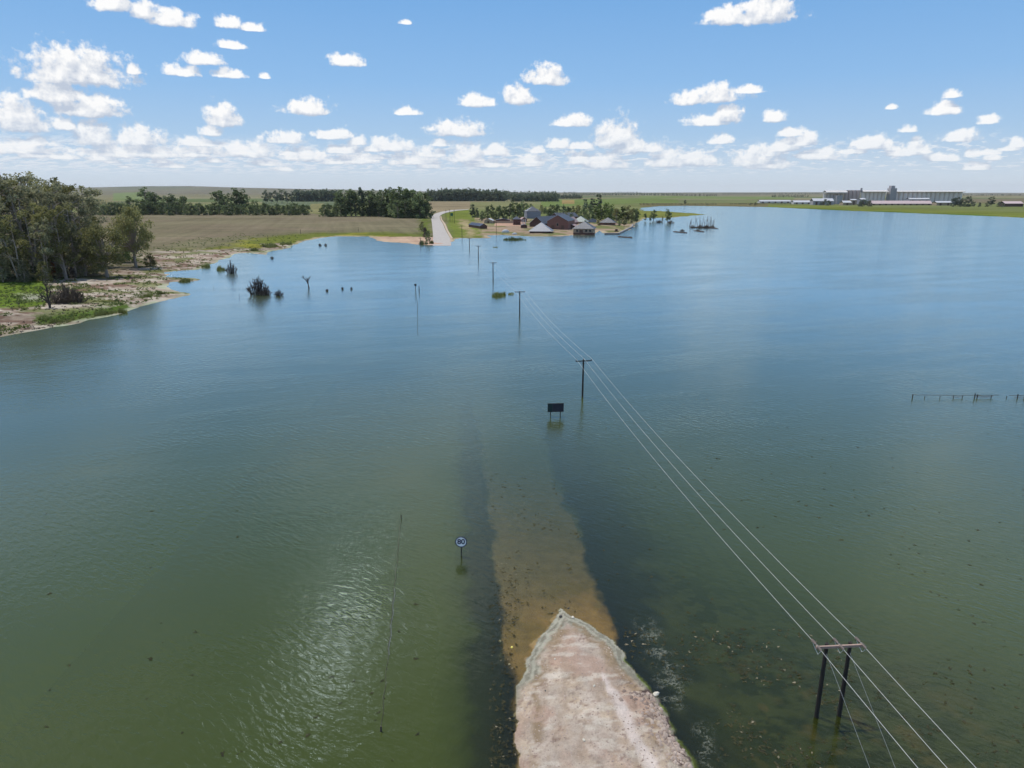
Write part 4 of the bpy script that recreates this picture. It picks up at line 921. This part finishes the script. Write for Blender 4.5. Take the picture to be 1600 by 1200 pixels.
for k, f in enumerate([0, .10, .2, .3, .4, .5, .6, .7, .8, .9, 1.0]):
    q = dd * f; hh = .36 if k in (0, 10) else random.uniform(.04, .13)
    mb = MB(); mb.tube([(q.x, q.y, -1.5), (q.x + .03, q.y, hh)], .05 if k in (0, 10) else .028, 6); mb.build('post', M['dark_bark'], e)
mb = MB(); pts = []
for k in range(41):
    f = k / 40; q = dd * f; pts.append((q.x + .05 * math.sin(k * 1.7), q.y, .035 + .02 * math.sin(k * .9)))
mb.tube(pts, .012, 5, False); mb.build('strand', M['dark_bark'], e)
mb = MB(); mb.tube([(p_[0] + .06, p_[1], .07) for p_ in pts[18:31]], .010, 5, False); mb.build('bright_strand', M['steel'], e)
# fence posts on the field shore
for k, (x, yb) in enumerate([(419,376),(470,366),(560,362)]):
    xx, yy, z = G(x, yb); mb = MB(); mb.tube([(0, 0, -.5), (0, 0, 3.4)], [.13, .10], 6); o = mb.build('field_post', M['dark_bark']); o.location = (xx, yy, z)
    tag(o, ('lone dark post on the green margin near the reed point', 'lone dark post on the field margin, middle one of three', 'lone dark post on the field margin left of the roadside grove')[k], 'post', 'posts along the field margin')

# ================================================================== far road
M['asphalt'] = simple('pale_asphalt', (0.37, 0.335, 0.30), .9, .14, .3)
M['verge'] = simple('sandy_verge', (0.42, 0.33, 0.23), .95, .2, .3)
def ribbon(name, L_px, R_px, mat, dz, label):
    V = []
    for (a, b) in zip(L_px, R_px):
        A, B = G(*a), G(*b)
        for f in (0, .33, .67, 1): 
            x, y = A[0] * (1 - f) + B[0] * f, A[1] * (1 - f) + B[1] * f; V.append((x, y, max(gz(x, y), -.25) + dz))
    n = len(L_px); V = np.array(V).reshape(n, 4, 3)
    # resample along
    T = np.linspace(0, n - 1, n * 6); idx = np.minimum(T.astype(int), n - 2); fr = (T - idx)[:, None, None]
    W = V[idx] * (1 - fr) + V[idx + 1] * fr
    return tag(link(name, grid_mesh(name, W[..., 0], W[..., 1], W[..., 2]), mat), label, kind='structure')
ribbon('far_road', [(676,384),(677,372),(676,360),(675,350),(674,343),(674,338),(680,334),(690,331),(705,328.6),(732,327.2)], [(705,384),(703,372),(696,360),(692,350),(687.5,343),(687,338),(692,334.5),(702,331.5),(714,329.4),(732,328)], M['asphalt'], .30, 'pale asphalt road climbing from the far shore and bending right')
ribbon('verge', [(703.6,372),(697,360),(693,350),(688.5,343),(688,338)], [(708,373),(700,360),(696,350),(690.5,343),(689.5,338)], M['verge'], .20, 'sandy road verge')

# ================================================================== buildings
M['brick'] = simple('red_brick', (0.20, 0.10, 0.08), .9, .2, 2.0); M['dark_wall'] = simple('dark_wall', (0.10, 0.055, 0.045), .9, .25, 1.0)
M['tan_wall'] = simple('tan_plaster', (0.36, 0.28, 0.20), .9, .15, 1.0); M['grey_wall'] = simple('grey_sheet_wall', (0.26, 0.26, 0.31), .7, .12, .6)
def tin(name, c, ang=0, rough=.5):
    m, t, o = new_mat(name); w = obj_pos(t); s = t.sep(w)
    wv_ = t.math('SINE', t.math('MULTIPLY', t.math('ADD', s[0], s[1]), 8.0)); n = t.noise(w, .5, 5, .6)
    cc = t.mix(n, tuple(k * .72 for k in c), tuple(min(1, k * 1.25) for k in c))
    b = t.new('ShaderNodeBsdfPrincipled'); t.put(b, 'Base Color', cc); t.put(b, 'Roughness', rough); t.put(b, 'Metallic', .12)
    bm_ = t.new('ShaderNodeBump'); t.put(bm_, 'Height', wv_); t.put(bm_, 'Distance', .02); t.put(b, 'Normal', bm_.outputs[0]); t.l.new(b.outputs[0], o.inputs[0]); return m
M['tin_grey'] = tin('grey_tin_roof', (0.21, 0.215, 0.235)); M['tin_dark'] = tin('dark_tin_roof', (0.06, 0.066, 0.08)); M['tin_white'] = tin('pale_tin_roof', (0.50, 0.50, 0.51)); M['tin_grey_lit'] = tin('grey_tin_roof_lit', (0.34, 0.35, 0.37)); M['tin_navy'] = tin('navy_tin_roof', (0.02, 0.03, 0.06)); M['tin_green'] = tin('grey_green_tin_roof', (0.21, 0.24, 0.22)); M['tin_red'] = tin('faded_red_tin_roof', (0.34, 0.22, 0.19)); M['tin_pink'] = tin('pinkish_tin_roof', (0.55, 0.42, 0.40))  # the mid grey tin is a lighter copy for sunlit left slopes
M['window'] = simple('dark_window', (0.02, 0.022, 0.025), .2, .1); M['door'] = simple('timber_door', (0.12, 0.07, 0.05), .7, .2)
def house(name, label, px, py, wpx, length, wall_py, ridge_py, hip, wall, roof, roof2=None, rz=0.0, eave=.5, doors=(0,), windows=(-.55, .55), cat='building', end_roof=None):
    x, y, z = G(px, py); y2 = y + 0; w = wpx * mpp(y); wh = ztop(wall_py, y) - z; rh = ztop(ridge_py, y) - z
    e = empty(name, (x, y, z), label, cat, 'buildings of the brick farmyard' if cat == 'building' else None, rz)
    hw = w / 2; L = length
    mb = MB(); mb.box(-hw, hw, 0, L, -1.0, wh)
    if not hip:
        for yy, s in ((0, 1), (L, -1)):
            tri = [(-hw, yy, wh), (hw, yy, wh), (0, yy, rh - .12)]; mb.poly(tri if s > 0 else tri[::-1])
    mb.build('wall', M[wall], e)
    H = hip; ev = eave; zb = wh - (rh - wh) / hw * ev * .6
    def slab(mb, pts, t=.16):
        pts = [Vector(q) for q in pts]; n = (pts[1] - pts[0]).cross(pts[2] - pts[0]).normalized(); n = n if n.z > 0 else -n
        lo = [q - n * t for q in pts]; up = pts if (pts[1] - pts[0]).cross(pts[2] - pts[0]).z > 0 else pts
        mb.poly(pts); mb.poly(lo[::-1])
        for k in range(len(pts)): mb.quad(pts[k], lo[k], lo[(k + 1) % len(pts)], pts[(k + 1) % len(pts)])
    y0, y1 = -ev, L + ev; r0, r1 = (H, L - H) if H else (y0, y1)
    mb = MB(); slab(mb, [(-hw - ev, y0, zb), (0, r0, rh), (0, r1, rh), (-hw - ev, y1, zb)]); mb.build('roof', M[roof2 or roof], e)  # left slope has its own tin, often lighter to paint the sun on it
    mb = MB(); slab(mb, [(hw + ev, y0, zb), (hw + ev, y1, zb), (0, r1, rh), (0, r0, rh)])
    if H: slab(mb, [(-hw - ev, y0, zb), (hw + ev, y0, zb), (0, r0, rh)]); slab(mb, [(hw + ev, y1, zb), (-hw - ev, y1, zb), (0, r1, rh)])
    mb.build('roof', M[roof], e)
    for d in doors:
        mb = MB(); dw = min(1.3, hw * .22); mb.box(d * hw - dw, d * hw + dw, -.06, .02, .0, min(wh * .82, 3.2)); mb.build('door', M['door'], e)
    for d in windows:
        ww = min(.9, hw * .16); mb = MB(); mb.box(d * hw - ww, d * hw + ww, -.05, .02, wh * .38, wh * .78); f = mb.build('window', M['tan_wall'], e)
        mb = MB(); mb.box(d * hw - ww * .84, d * hw + ww * .84, -.075, -.052, wh * .42, wh * .74); mb.build('pane', M['window'], f)
    return e
house('hip_roof_house', 'low dark red house under a grey hipped roof, at the shore before the brick barn', 844, 364.5, 33, 15, 360.3, 348, 6, 'dark_wall', 'tin_grey', 'tin_grey_lit', R(-8), 1.2)
house('brick_barn', 'large red brick barn with gable end facing the lake under a dark roof', 871, 358.5, 33, 34, 345.5, 336, 0, 'brick', 'tin_dark', 'tin_pink', R(-14), .4, doors=(-.45, .5), windows=(0,))  # pinkish left slope paints the sun's highlight on the dark roof
house('long_shed', 'long dark shed with a white left roof slope behind the hipped house', 838, 354.5, 24, 46, 349, 338.5, 0, 'dark_wall', 'tin_dark', 'tin_white', R(-30), .5, doors=(0,), windows=())
house('storage_barn', 'dark roofed barn with a paler left roof slope behind the brick barn', 866, 343.5, 22, 26, 338.5, 332.5, 0, 'dark_wall', 'tin_dark', 'tin_green', R(-60), .5, doors=(), windows=())
house('silo_house', 'tall grey sheet metal tower house with a pyramid roof at the back of the farm', 834, 341.5, 22, 15, 330, 322.5, 7.2, 'grey_wall', 'tin_dark', 'tin_grey', R(10), .3, doors=(), windows=())
house('lean_shed', 'brown roofed shed between the brick barn and the grey green roof', 890, 350.5, 15, 14, 347, 339, 0, 'brick', 'tin_red', 'tin_green', R(-20), .4, doors=(), windows=())
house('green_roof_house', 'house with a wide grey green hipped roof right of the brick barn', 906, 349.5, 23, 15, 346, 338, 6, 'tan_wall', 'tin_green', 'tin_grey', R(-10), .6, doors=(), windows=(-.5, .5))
house('waterside_house', 'flooded house with a blue grey roof standing at the water edge', 911, 366.4, 31, 16, 356.5, 346.5, 5.5, 'tan_wall', 'tin_dark', 'tin_grey_lit', R(-12), 1.0, doors=(-.2,), windows=(-.6, .3, .7))
mb = MB(); x, y, z = G(912, 366.8); w = 33 * mpp(y); mb.box(-w / 2, w / 2, -.9, -.3, -1.2, 1.5); 
o = mb.build('retaining_wall', M['dark_wall']); o.location = (x, y - 1.2, z); o.rotation_euler = (0, 0, R(-12)); tag(o, 'low dark retaining wall in front of the waterside house', 'wall')
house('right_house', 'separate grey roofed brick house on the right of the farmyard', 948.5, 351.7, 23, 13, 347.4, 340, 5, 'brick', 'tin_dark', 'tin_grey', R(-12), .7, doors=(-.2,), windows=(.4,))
house('low_shed', 'low rusty roofed shed between the brick barn and the waterside house', 893, 357.5, 13, 10, 354, 350.5, 0, 'dark_wall', 'tin_red', 'tin_dark', R(-20), .4, doors=(0,), windows=())
house('low_shed', 'low grey shed among the trees right of the grey green roof', 925, 347.5, 12, 9, 344.5, 341.8, 0, 'grey_wall', 'tin_dark', 'tin_grey', R(-10), .4, doors=(), windows=())
house('low_shed', 'small brown shed behind the bare yard next to the tower house', 819, 346.5, 9, 9, 342.5, 339.5, 0, 'brick', 'tin_dark', 'tin_red', R(12), .3, doors=(), windows=())
house('low_shed', 'long low open shed below the farm trees at the back of the bare yard', 786, 346.8, 22, 8, 343.8, 341.6, 0, 'dark_wall', 'tin_dark', 'tin_dark', R(2), .4, doors=(), windows=())
house('navy_shed', 'long navy blue shed beside the shore left of the farmyard', 756, 357.5, 11, 30, 353, 349.5, 0, 'dark_wall', 'tin_navy', 'tin_navy', R(22), .3, doors=(), windows=())
house('tan_shed', 'tan gabled shed behind the navy blue shed', 763, 349, 13, 10, 344.5, 341.5, 0, 'tan_wall', 'tin_white', 'tin_white', R(-8), .3, doors=(0,), windows=())
house('tank_shed', 'small dark violet shed left of the long shed', 808, 351.5, 11, 8, 342.5, 338, 3, 'dark_wall', 'tin_navy', 'tin_navy', R(5), .2, doors=(), windows=())
house('timber_crate_shed', 'low dark lean shed in front of the pale posts', 819, 356.3, 9, 6, 352, 350.6, 0, 'dark_wall', 'tin_dark', 'tin_dark', R(4), .2, doors=(), windows=())
for k, px in enumerate((815.6, 818.2, 820.8)):
    x, y, z = G(px, 353); mb = MB(); h = ztop(342, y) - z; mb.tube([(0, 0, -.3), (0, 0, h)], .30, 8); o = mb.build('pale_post', M['tin_white']); o.location = (x, y - 4, z)
    tag(o, ('left', 'middle', 'right')[k] + ' one of three pale posts beside the long shed', 'post', 'pale posts beside the long shed')
x, y, z = G(786, 348.5); mb = MB(); w = 18 * mpp(y); mb.box(-w, w, 0, .35, -.5, 1.9)
for k in range(9): mb.box(-w + k * w / 4 - .2, -w + k * w / 4 + .2, -.12, .0, -.5, 2.2)
o = mb.build('yard_wall', M['tan_wall']); o.location = (x, y, z); tag(o, 'low tan yard wall behind the bare farmyard', 'wall')
# upturned pale boat / canopy and trough by the shore
def hull(px, py, wpx, hpx, lb):
    x, y, z = G(px, py); L = wpx * mpp(y) / 2; H = hpx * mpp(y) * .9; mb = MB(); n = 12; ring = []
    for i in range(n + 1):
        t = -1 + 2 * i / n; w = (1 - abs(t) ** 2.6) * L * .36 + .03; hh = H * (1 - abs(t) ** 3 * .7)
        ring.append([(t * L, w * math.cos(a), hh * math.sin(a)) for a in [math.pi * j / 8 for j in range(9)]])
    for i in range(n):
        for j in range(8): mb.quad(ring[i][j], ring[i + 1][j], ring[i + 1][j + 1], ring[i][j + 1])
    o = mb.build('upturned_boat', M['tin_white']); o.location = (x, y, z + .05); return tag(o, lb, 'boat', 'boats on the farm shore')
hull(790, 363.5, 12, 5, 'larger white upturned boat on the grass in front of the farmyard'); hull(804, 366.4, 8, 3, 'smaller grey white upturned boat close to the water')
# jetty wall
M['concrete'] = simple('stained_concrete', (0.22, 0.21, 0.21), .9, .2, 1.0)
ja, jb, jc, jd = Q(944.5, 366.3), Q(966, 366.3), Q(988, 355.2), Q(988.5, 352)
mb = MB()
for a, b in ((ja, jb), (jb, jc), (jc, jd)): beam(mb, a + Vector((0, 0, .1)), b + Vector((0, 0, .1)), 1.3, 1.9)
tag(mb.build('jetty_wall', M['concrete']), 'low dark angled wall running from the farm shore into the lake', 'wall')
x, y, z = G(963, 361.8); mb = MB(); mb.box(-1.6, 1.6, -1, 1, -.6, .7); mb.box(-.9, .9, -.8, .8, .7, 1.9); o = mb.build('pump_box', M['dark_wall']); o.location = (x, y, z); tag(o, 'small dark pump box behind the angled jetty wall', 'box')

# ================================================================== grain silos
YS = 1700.0; ms = mpp(YS)
def sx(px): return (px - 800) * ms
zs0 = 2.0
zpy = lambda py: ztop(py, YS)
M['silo'] = simple('silo_concrete', (0.74, 0.65, 0.60), .85, .12, .05, stretch=(1, 1, .3)); M['silo_old'] = simple('old_silo_concrete', (0.52, 0.40, 0.37), .9, .15, .06); M['gallery'] = simple('pale_gallery_sheet', (0.56, 0.53, 0.50), .6, .08, .05); M['lift'] = simple('lift_tower', (0.34, 0.32, 0.33), .7, .15, .05)
zb_, zt_ = 1.0, zpy(300.4)
e = empty('grain_silo', (sx(1395), YS, zb_), 'long row of concrete grain silos with a dark lift tower on the far shore', 'grain silo')
og = Vector((sx(1395), YS, zb_))
def cyl(mb, cx, cy, r, z0, z1, n=20):
    mb.tube([(cx, cy, z0), (cx, cy, z1)], r, n)
xx = 1322.0
for k in range(4):
    mb = MB(); cyl(mb, sx(1322 + k * 6.3) - og.x, 8, 3.05 * ms, -3, zpy(297.2) - zb_); o = mb.build('silo_cylinder', M['silo_old'], e)
for k in range(6):
    mb = MB(); cyl(mb, sx(1291 + k * 5.2) - og.x, 14, 2.6 * ms, -3, zpy(302) - zb_); o = mb.build('silo_cylinder', M['silo'], e)
for x in [1347.5 + k * 6.3 for k in range(6)] + [1399 + k * 7.1 for k in range(15)]:
    mb = MB(); cyl(mb, sx(x) - og.x, 4, (3.1 if x < 1390 else 3.5) * ms, -3, zt_ - zb_); mb.build('silo_cylinder', M['silo'], e)
for (a, b, t0, t1, mat) in [(1288, 1320, 302, 297.4, 'gallery'), (1345, 1384, 300.4, 297.4, 'gallery'), (1397, 1503, 300.4, 297.8, 'gallery')]:
    mb = MB(); x0, x1 = sx(a) - og.x, sx(b) - og.x; z0, z1 = zpy(t0) - zb_, zpy(t1) - zb_
    z2 = z1; z1 = z0 + .35 * (z1 - z0); mb.box(x0, x1, -5, 14, z0, z1)
    for k in range(int((b - a) / 3.5)): mb.box(x0 + 3.5 * ms * k + .2, x0 + 3.5 * ms * k + .5, -5.2, -5.01, z0, z1)
    mb.build('gallery', M[mat], e)
    mb = MB(); mb.poly([(x0 - 1, -6, z1), (x1 + 1, -6, z1), (x1 + 1, 4.5, z2), (x0 - 1, 4.5, z2)]); mb.poly([(x0 - 1, 15, z1), (x0 - 1, 4.5, z2), (x1 + 1, 4.5, z2), (x1 + 1, 15, z1)]); mb.build('roof', M['gallery'], e)
mb = MB(); x0, x1 = sx(1386) - og.x, sx(1395.5) - og.x; mb.box(x0, x1, -7.5, 9, -3, zpy(294) - zb_); mb.box(x0 + 2, x1 - 4, -5, 7, zpy(294) - zb_, zpy(290.2) - zb_); mb.build('lift_tower', M['lift'], e)
mb = MB(); mb.box(sx(1343) - og.x, sx(1345) - og.x, 2, 6, zt_ - zb_, zpy(293.8) - zb_); mb.build('vent_stack', M['lift'], e)
mb = MB(); mb.box(sx(1289) - og.x, sx(1310) - og.x, -6, 5, -3, zpy(309.5) - zb_); mb.build('annex', M['gallery'], e)
mb = MB(); mb.box(sx(1302) - og.x, sx(1311) - og.x, -14, -6.2, -3, zpy(305.5) - zb_); mb.build('annex', M['lift'], e)
def shed(name, lb, x0, x1, py0, pyw, pyr, mat, roof, Y, d=18):
    k = mpp(Y); cx = (x0 + x1) / 2; X = (cx - 800) * k; w = (x1 - x0) * k / 2; zz = gz(X, Y)
    e = empty(name, (X, Y, zz), lb, 'shed', 'sheds about the silos'); wh = max(ztop(pyw, Y) - zz, 1.5); rh = max(ztop(pyr, Y) - zz, wh + .8)
    mb = MB(); mb.box(-w, w, 0, d, -2, wh); mb.build('wall', M[mat], e)
    mb = MB(); mb.poly([(-w - .5, -.8, wh - .05), (w + .5, -.8, wh - .05), (w + .5, d / 2, rh), (-w - .5, d / 2, rh)]); mb.poly([(-w - .5, d + .8, wh - .05), (-w - .5, d / 2, rh), (w + .5, d / 2, rh), (w + .5, d + .8, wh - .05)]); mb.build('roof', M[roof], e)
    for q in range(max(1, int((x1 - x0) / 9))):
        mb = MB(); xx = -w + (q + .5) * 2 * w / max(1, int((x1 - x0) / 9)); mb.box(xx - 2.2, xx + 2.2, -.12, .05, -.5, wh * .8); mb.build('door', M['dark_wall'], e)
shed('long_warehouse', 'long low warehouse with a pinkish roof in front of the grain silos', 1360, 1456, 320, 318.2, 313.6, 'tan_wall', 'tin_pink', 1560)
shed('white_shed', 'white roofed shed against the silos above the long warehouse', 1420, 1452, 312.6, 311.2, 309.3, 'grey_wall', 'tin_white', 1660)
shed('white_shed', 'white roofed shed between the long warehouse and the right hand trees', 1463, 1487, 320, 316.5, 314.2, 'tan_wall', 'tin_white', 1520)
shed('white_shed', 'pale shed just right of the annex left of the silos', 1317, 1330, 320, 316.5, 313.6, 'tan_wall', 'tin_white', 1560)
shed('white_shed', 'pale taller shed next to the shore trees below the old silos', 1329, 1338, 318, 312.5, 311, 'tan_wall', 'tin_white', 1600)
shed('white_shed', 'small white shed below the middle of the silo row', 1344, 1352, 314, 311.5, 309.6, 'grey_wall', 'tin_white', 1650)
shed('long_warehouse', 'long grey warehouse with a pale roof at the left foot of the silos', 1270, 1302, 318, 314.0, 310, 'lift', 'tin_white', 1600)
shed('greenhouse', 'long white greenhouse shed on the far left of the silo yard', 1187, 1236, 316.2, 314.6, 312.6, 'gallery', 'tin_white', 1850)
shed('greenhouse', 'white shed beside the far left greenhouse', 1240, 1268, 318, 316, 313.2, 'gallery', 'tin_white', 1700)
shed('red_shed', 'pink roofed shed with a dark front at the right end of the far shore', 1569, 1598, 322, 318, 314.5, 'dark_wall', 'tin_pink', 1400)

# ================================================================== stones and floating weed by the road end
M['stone'] = simple('pale_stone', (0.5, 0.46, 0.38), .9, .2, 6); M['dark_stone'] = simple('dark_stone', (0.08, 0.075, 0.07), .9, .2, 6); M['yellow'] = simple('yellow_plastic', (0.62, 0.52, 0.12), .6, .1)
def stone(px, py, r, mat, lb, name='stone', cat='stone', sq=.6):
    x, y = P(px, py); rr = random.Random(px); z = max(float(bed(np.array([x]), np.array([y]))[0][0]), -.12)
    import bmesh
    bm_ = bmesh.new(); bmesh.ops.create_icosphere(bm_, subdivisions=2, radius=1)
    for v in bm_.verts: v.co *= rr.uniform(.78, 1.12)
    me = bpy.data.meshes.new(name); bm_.to_mesh(me); bm_.free()
    o = link(name, me, M[mat]); o.location = (x, y, z + r * sq * .45); o.scale = (r * 1.25, r * .85, r * sq); o.rotation_euler = (0, 0, rr.uniform(0, 3)); tag(o, lb, cat, 'stones about the road end' if cat == 'stone' else None)
stone(895, 966, .13, 'stone', 'pale flat stone at the waterline just right of the road tip')
stone(888, 950, .08, 'dark_stone', 'small dark stone in the shallows ahead of the road tip')
stone(1025, 1084, .22, 'stone', 'largest pale stone on the right edge of the road')
stone(867, 1035, .07, 'stone', 'small pale stone near the left side of the dry road end')
stone(928, 1079, .08, 'stone', 'small bright stone in the middle of the dry road')
stone(912, 1165, .10, 'stone', 'pale stone on the dry road low in the picture')
stone(852, 1085, .06, 'dark_stone', 'small dark pebble on the left of the dry road')
stone(800, 1011, .11, 'yellow', 'small yellow plastic scrap among weeds left of the road', 'plastic_scrap', 'litter')
stone(781, 1000, .10, 'stone', 'pale stone among weeds left of the flooded road')
stone(796, 1037, .09, 'stone', 'pale stone in the weeds just left of the dry road end')
stone(876, 966, .10, 'dark_stone', 'dark stick like stone on the scum at the road tip', sq=1.2)
M['weed'] = leafy('floating_weed', (0.018, 0.020, 0.016), (0.07, 0.065, 0.035), .0); M['straw'] = simple('floating_straw', (0.26, 0.22, 0.15), .9, .3, 3)
def scatter(name, label, n, fn, size, mat, seed, zr=(.004, .03), thick=.02):
    r = np.random.default_rng(seed); q = []
    while len(q) < n:
        c = fn(r)
        if c is not None: q.append(c)
    q = np.array(q); mb = MB()
    for (x, y) in q:
        s = size * float(r.uniform(.35, 1.5)) ** 1.3; a = r.uniform(0, 6.28); k = int(r.integers(3, 6)); h = r.uniform(*zr)
        for j in range(k):
            b = a + r.uniform(-.9, .9); L = s * r.uniform(.4, 1); c, d = math.cos(b), math.sin(b); ox, oy = r.uniform(-.4, .4) * s, r.uniform(-.4, .4) * s; w = s * r.uniform(.08, .22)
            mb.poly([(x + ox - c * L - d * w, y + oy - d * L + c * w, h), (x + ox - c * L + d * w, y + oy - d * L - c * w, h * .6), (x + ox + c * L + d * w * .5, y + oy + d * L - c * w * .5, h + thick), (x + ox + c * L - d * w * .5, y + oy + d * L + c * w * .5, h + thick)])
    return tag(mb.build(name, M[mat]), label, kind='stuff')
def f_road(r):
    y = 44 + 26 * r.random() ** 1.2; x = float(rc(y)) + r.uniform(-3.8, 4.2)
    if fbm(np.array([x / 1.6]), np.array([y / 2.4]), 220)[0] < .55: return None
    return (x, y)
scatter('floating_weed', 'dark scraps of weed floating over the flooded road', 150, f_road, .11, 'weed', 3)
def f_flank(r):
    px, py = r.uniform(975, 1330), r.uniform(980, 1230); x, y = P(px, py)
    if fbm(np.array([x / 2.2]), np.array([y / 2.2]), 210)[0] < .50: return None
    if float(bed(np.array([x]), np.array([y]))[1][0]) > -0.3: return None
    return (x, y)
scatter('floating_weed', 'brown and black weed matted in the shallows right of the road', 900, f_flank, .10, 'weed', 5)
scatter('floating_straw', 'pale straw and stalks drifting in the shallows right of the road', 90, f_flank, .08, 'straw', 6)
def f_open(r):
    px, py = r.uniform(930, 1640), 560 + 660 * r.random() ** .8; x, y = P(px, py)
    if fbm(np.array([x / 9]), np.array([y / 9]), 212)[0] < .47 or float(bed(np.array([x]), np.array([y]))[1][0]) > -1: return None
    return (x, y)
scatter('floating_weed', 'thin scattered weed on the open water right of the road', 550, f_open, .11, 'weed', 9)
def f_left(r):
    px, py = r.uniform(765, 808), r.uniform(880, 1210); x, y = P(px, py)
    return (x, y) if float(bed(np.array([x]), np.array([y]))[1][0]) < -.05 else None
scatter('floating_weed', 'weed and stalks caught along the left edge of the road', 420, f_left, .10, 'weed', 12)
scatter('floating_straw', 'pale stalks caught along the left edge of the road', 45, f_left, .06, 'straw', 13)
def f_l2(r):
    x, y = P(r.uniform(60, 740), 700 + 490 * r.random()); return (x, y)
scatter('floating_weed', 'few dark scraps drifting on the open water left of the road', 60, f_l2, .13, 'weed', 15)
M['gravel'] = leafy('gravel_stones', (0.15, 0.11, 0.09), (0.46, 0.38, 0.32), .0)
def gravel(name, label, n, fn, size, seed):
    r = np.random.default_rng(seed); co = []; F = []
    base = np.array([(-1, -.6, 0), (1, -.8, 0), (.9, .8, 0), (-.8, .9, 0), (-.5, -.3, 1), (.5, -.4, .9), (.4, .4, 1), (-.4, .5, .85)])
    fs = np.array([(4, 5, 6, 7), (0, 1, 5, 4), (1, 2, 6, 5), (2, 3, 7, 6), (3, 0, 4, 7)]); k = 0
    while k < n:
        x, y = fn(r); z, sdv, _, _ = bed(np.array([x]), np.array([y]))
        if sdv[0] < .25: continue
        s_ = size * r.uniform(.3, 1) ** 2 * 2; a = r.uniform(0, 6.28); b_ = base * np.array([s_, s_ * r.uniform(.6, 1), s_ * .7])
        co.append(np.stack([x + b_[:, 0] * math.cos(a) - b_[:, 1] * math.sin(a), y + b_[:, 0] * math.sin(a) + b_[:, 1] * math.cos(a), z[0] + b_[:, 2] - .01], 1)); F.append(fs + 8 * k); k += 1
    me = bpy.data.meshes.new(name); np_mesh(me, np.concatenate(co), np.concatenate(F)); return tag(link(name, me, M['gravel']), label, kind='stuff')
gravel('gravel_stones', 'loose gravel over the dry road end', 1800, lambda r: P(r.uniform(795, 1100), 955 + 250 * r.random()), .035, 31)
gravel('gravel_stones', 'coarse broken stones along the right edge of the dry road end', 420, lambda r: (lambda f: P(1005 + 75 * f + r.normal() * 14, 1085 + 115 * f))(r.random()), .085, 32)
# ---- grass and flood litter on the left shore
def shore_tufts(label, mat, n, seed, lo, hi, size, sel):
    r = np.random.default_rng(seed); px = r.uniform(-60, 480, 14 * n); py = r.uniform(368, 526, 14 * n); x, y = np.array([P(a, b) for a, b in zip(px, py)]).T
    z, sdv = height(x, y); k = (sdv > lo) & (sdv < hi) & (fbm(x / 9, y / 7, sel) > .52) & ~((px < 215) & (py < 425)); k = np.where(k)[0][:n]
    c = np.stack([x[k], y[k], z[k] + size * .35], 1)
    o = link('grass_tufts', leaf_mesh('grass_tufts', c, np.full(len(k), size), 12, size * .55, r, .55), M[mat]); return tag(o, label, kind='stuff')
shore_tufts('rough green grass tufts over the left shore', 'reed', 800, 5, 1.5, 60, .5, 301)
shore_tufts('grey brown dead weeds and flood litter over the left shore', 'scrub', 480, 6, .5, 40, .36, 305)
shore_tufts('pale yellow grass along the field margin of the left shore', 'bright_leaf', 900, 8, 4, 70, .6, 309)
# ================================================================== the air
hz, t, o = new_mat('haze'); 
pv = t.new('ShaderNodeVolumePrincipled'); t.put(pv, 'Color', (0.93, 0.965, 1.0)); t.put(pv, 'Density', 0.000022); t.put(pv, 'Anisotropy', 0.0)
t.l.new(pv.outputs[0], o.inputs['Volume'])
mb = MB(); mb.box(-26000, 26000, -3000, 26000, -6, 260); o = mb.build('haze', hz); tag(o, 'thin blue haze over the flat country', kind='stuff')
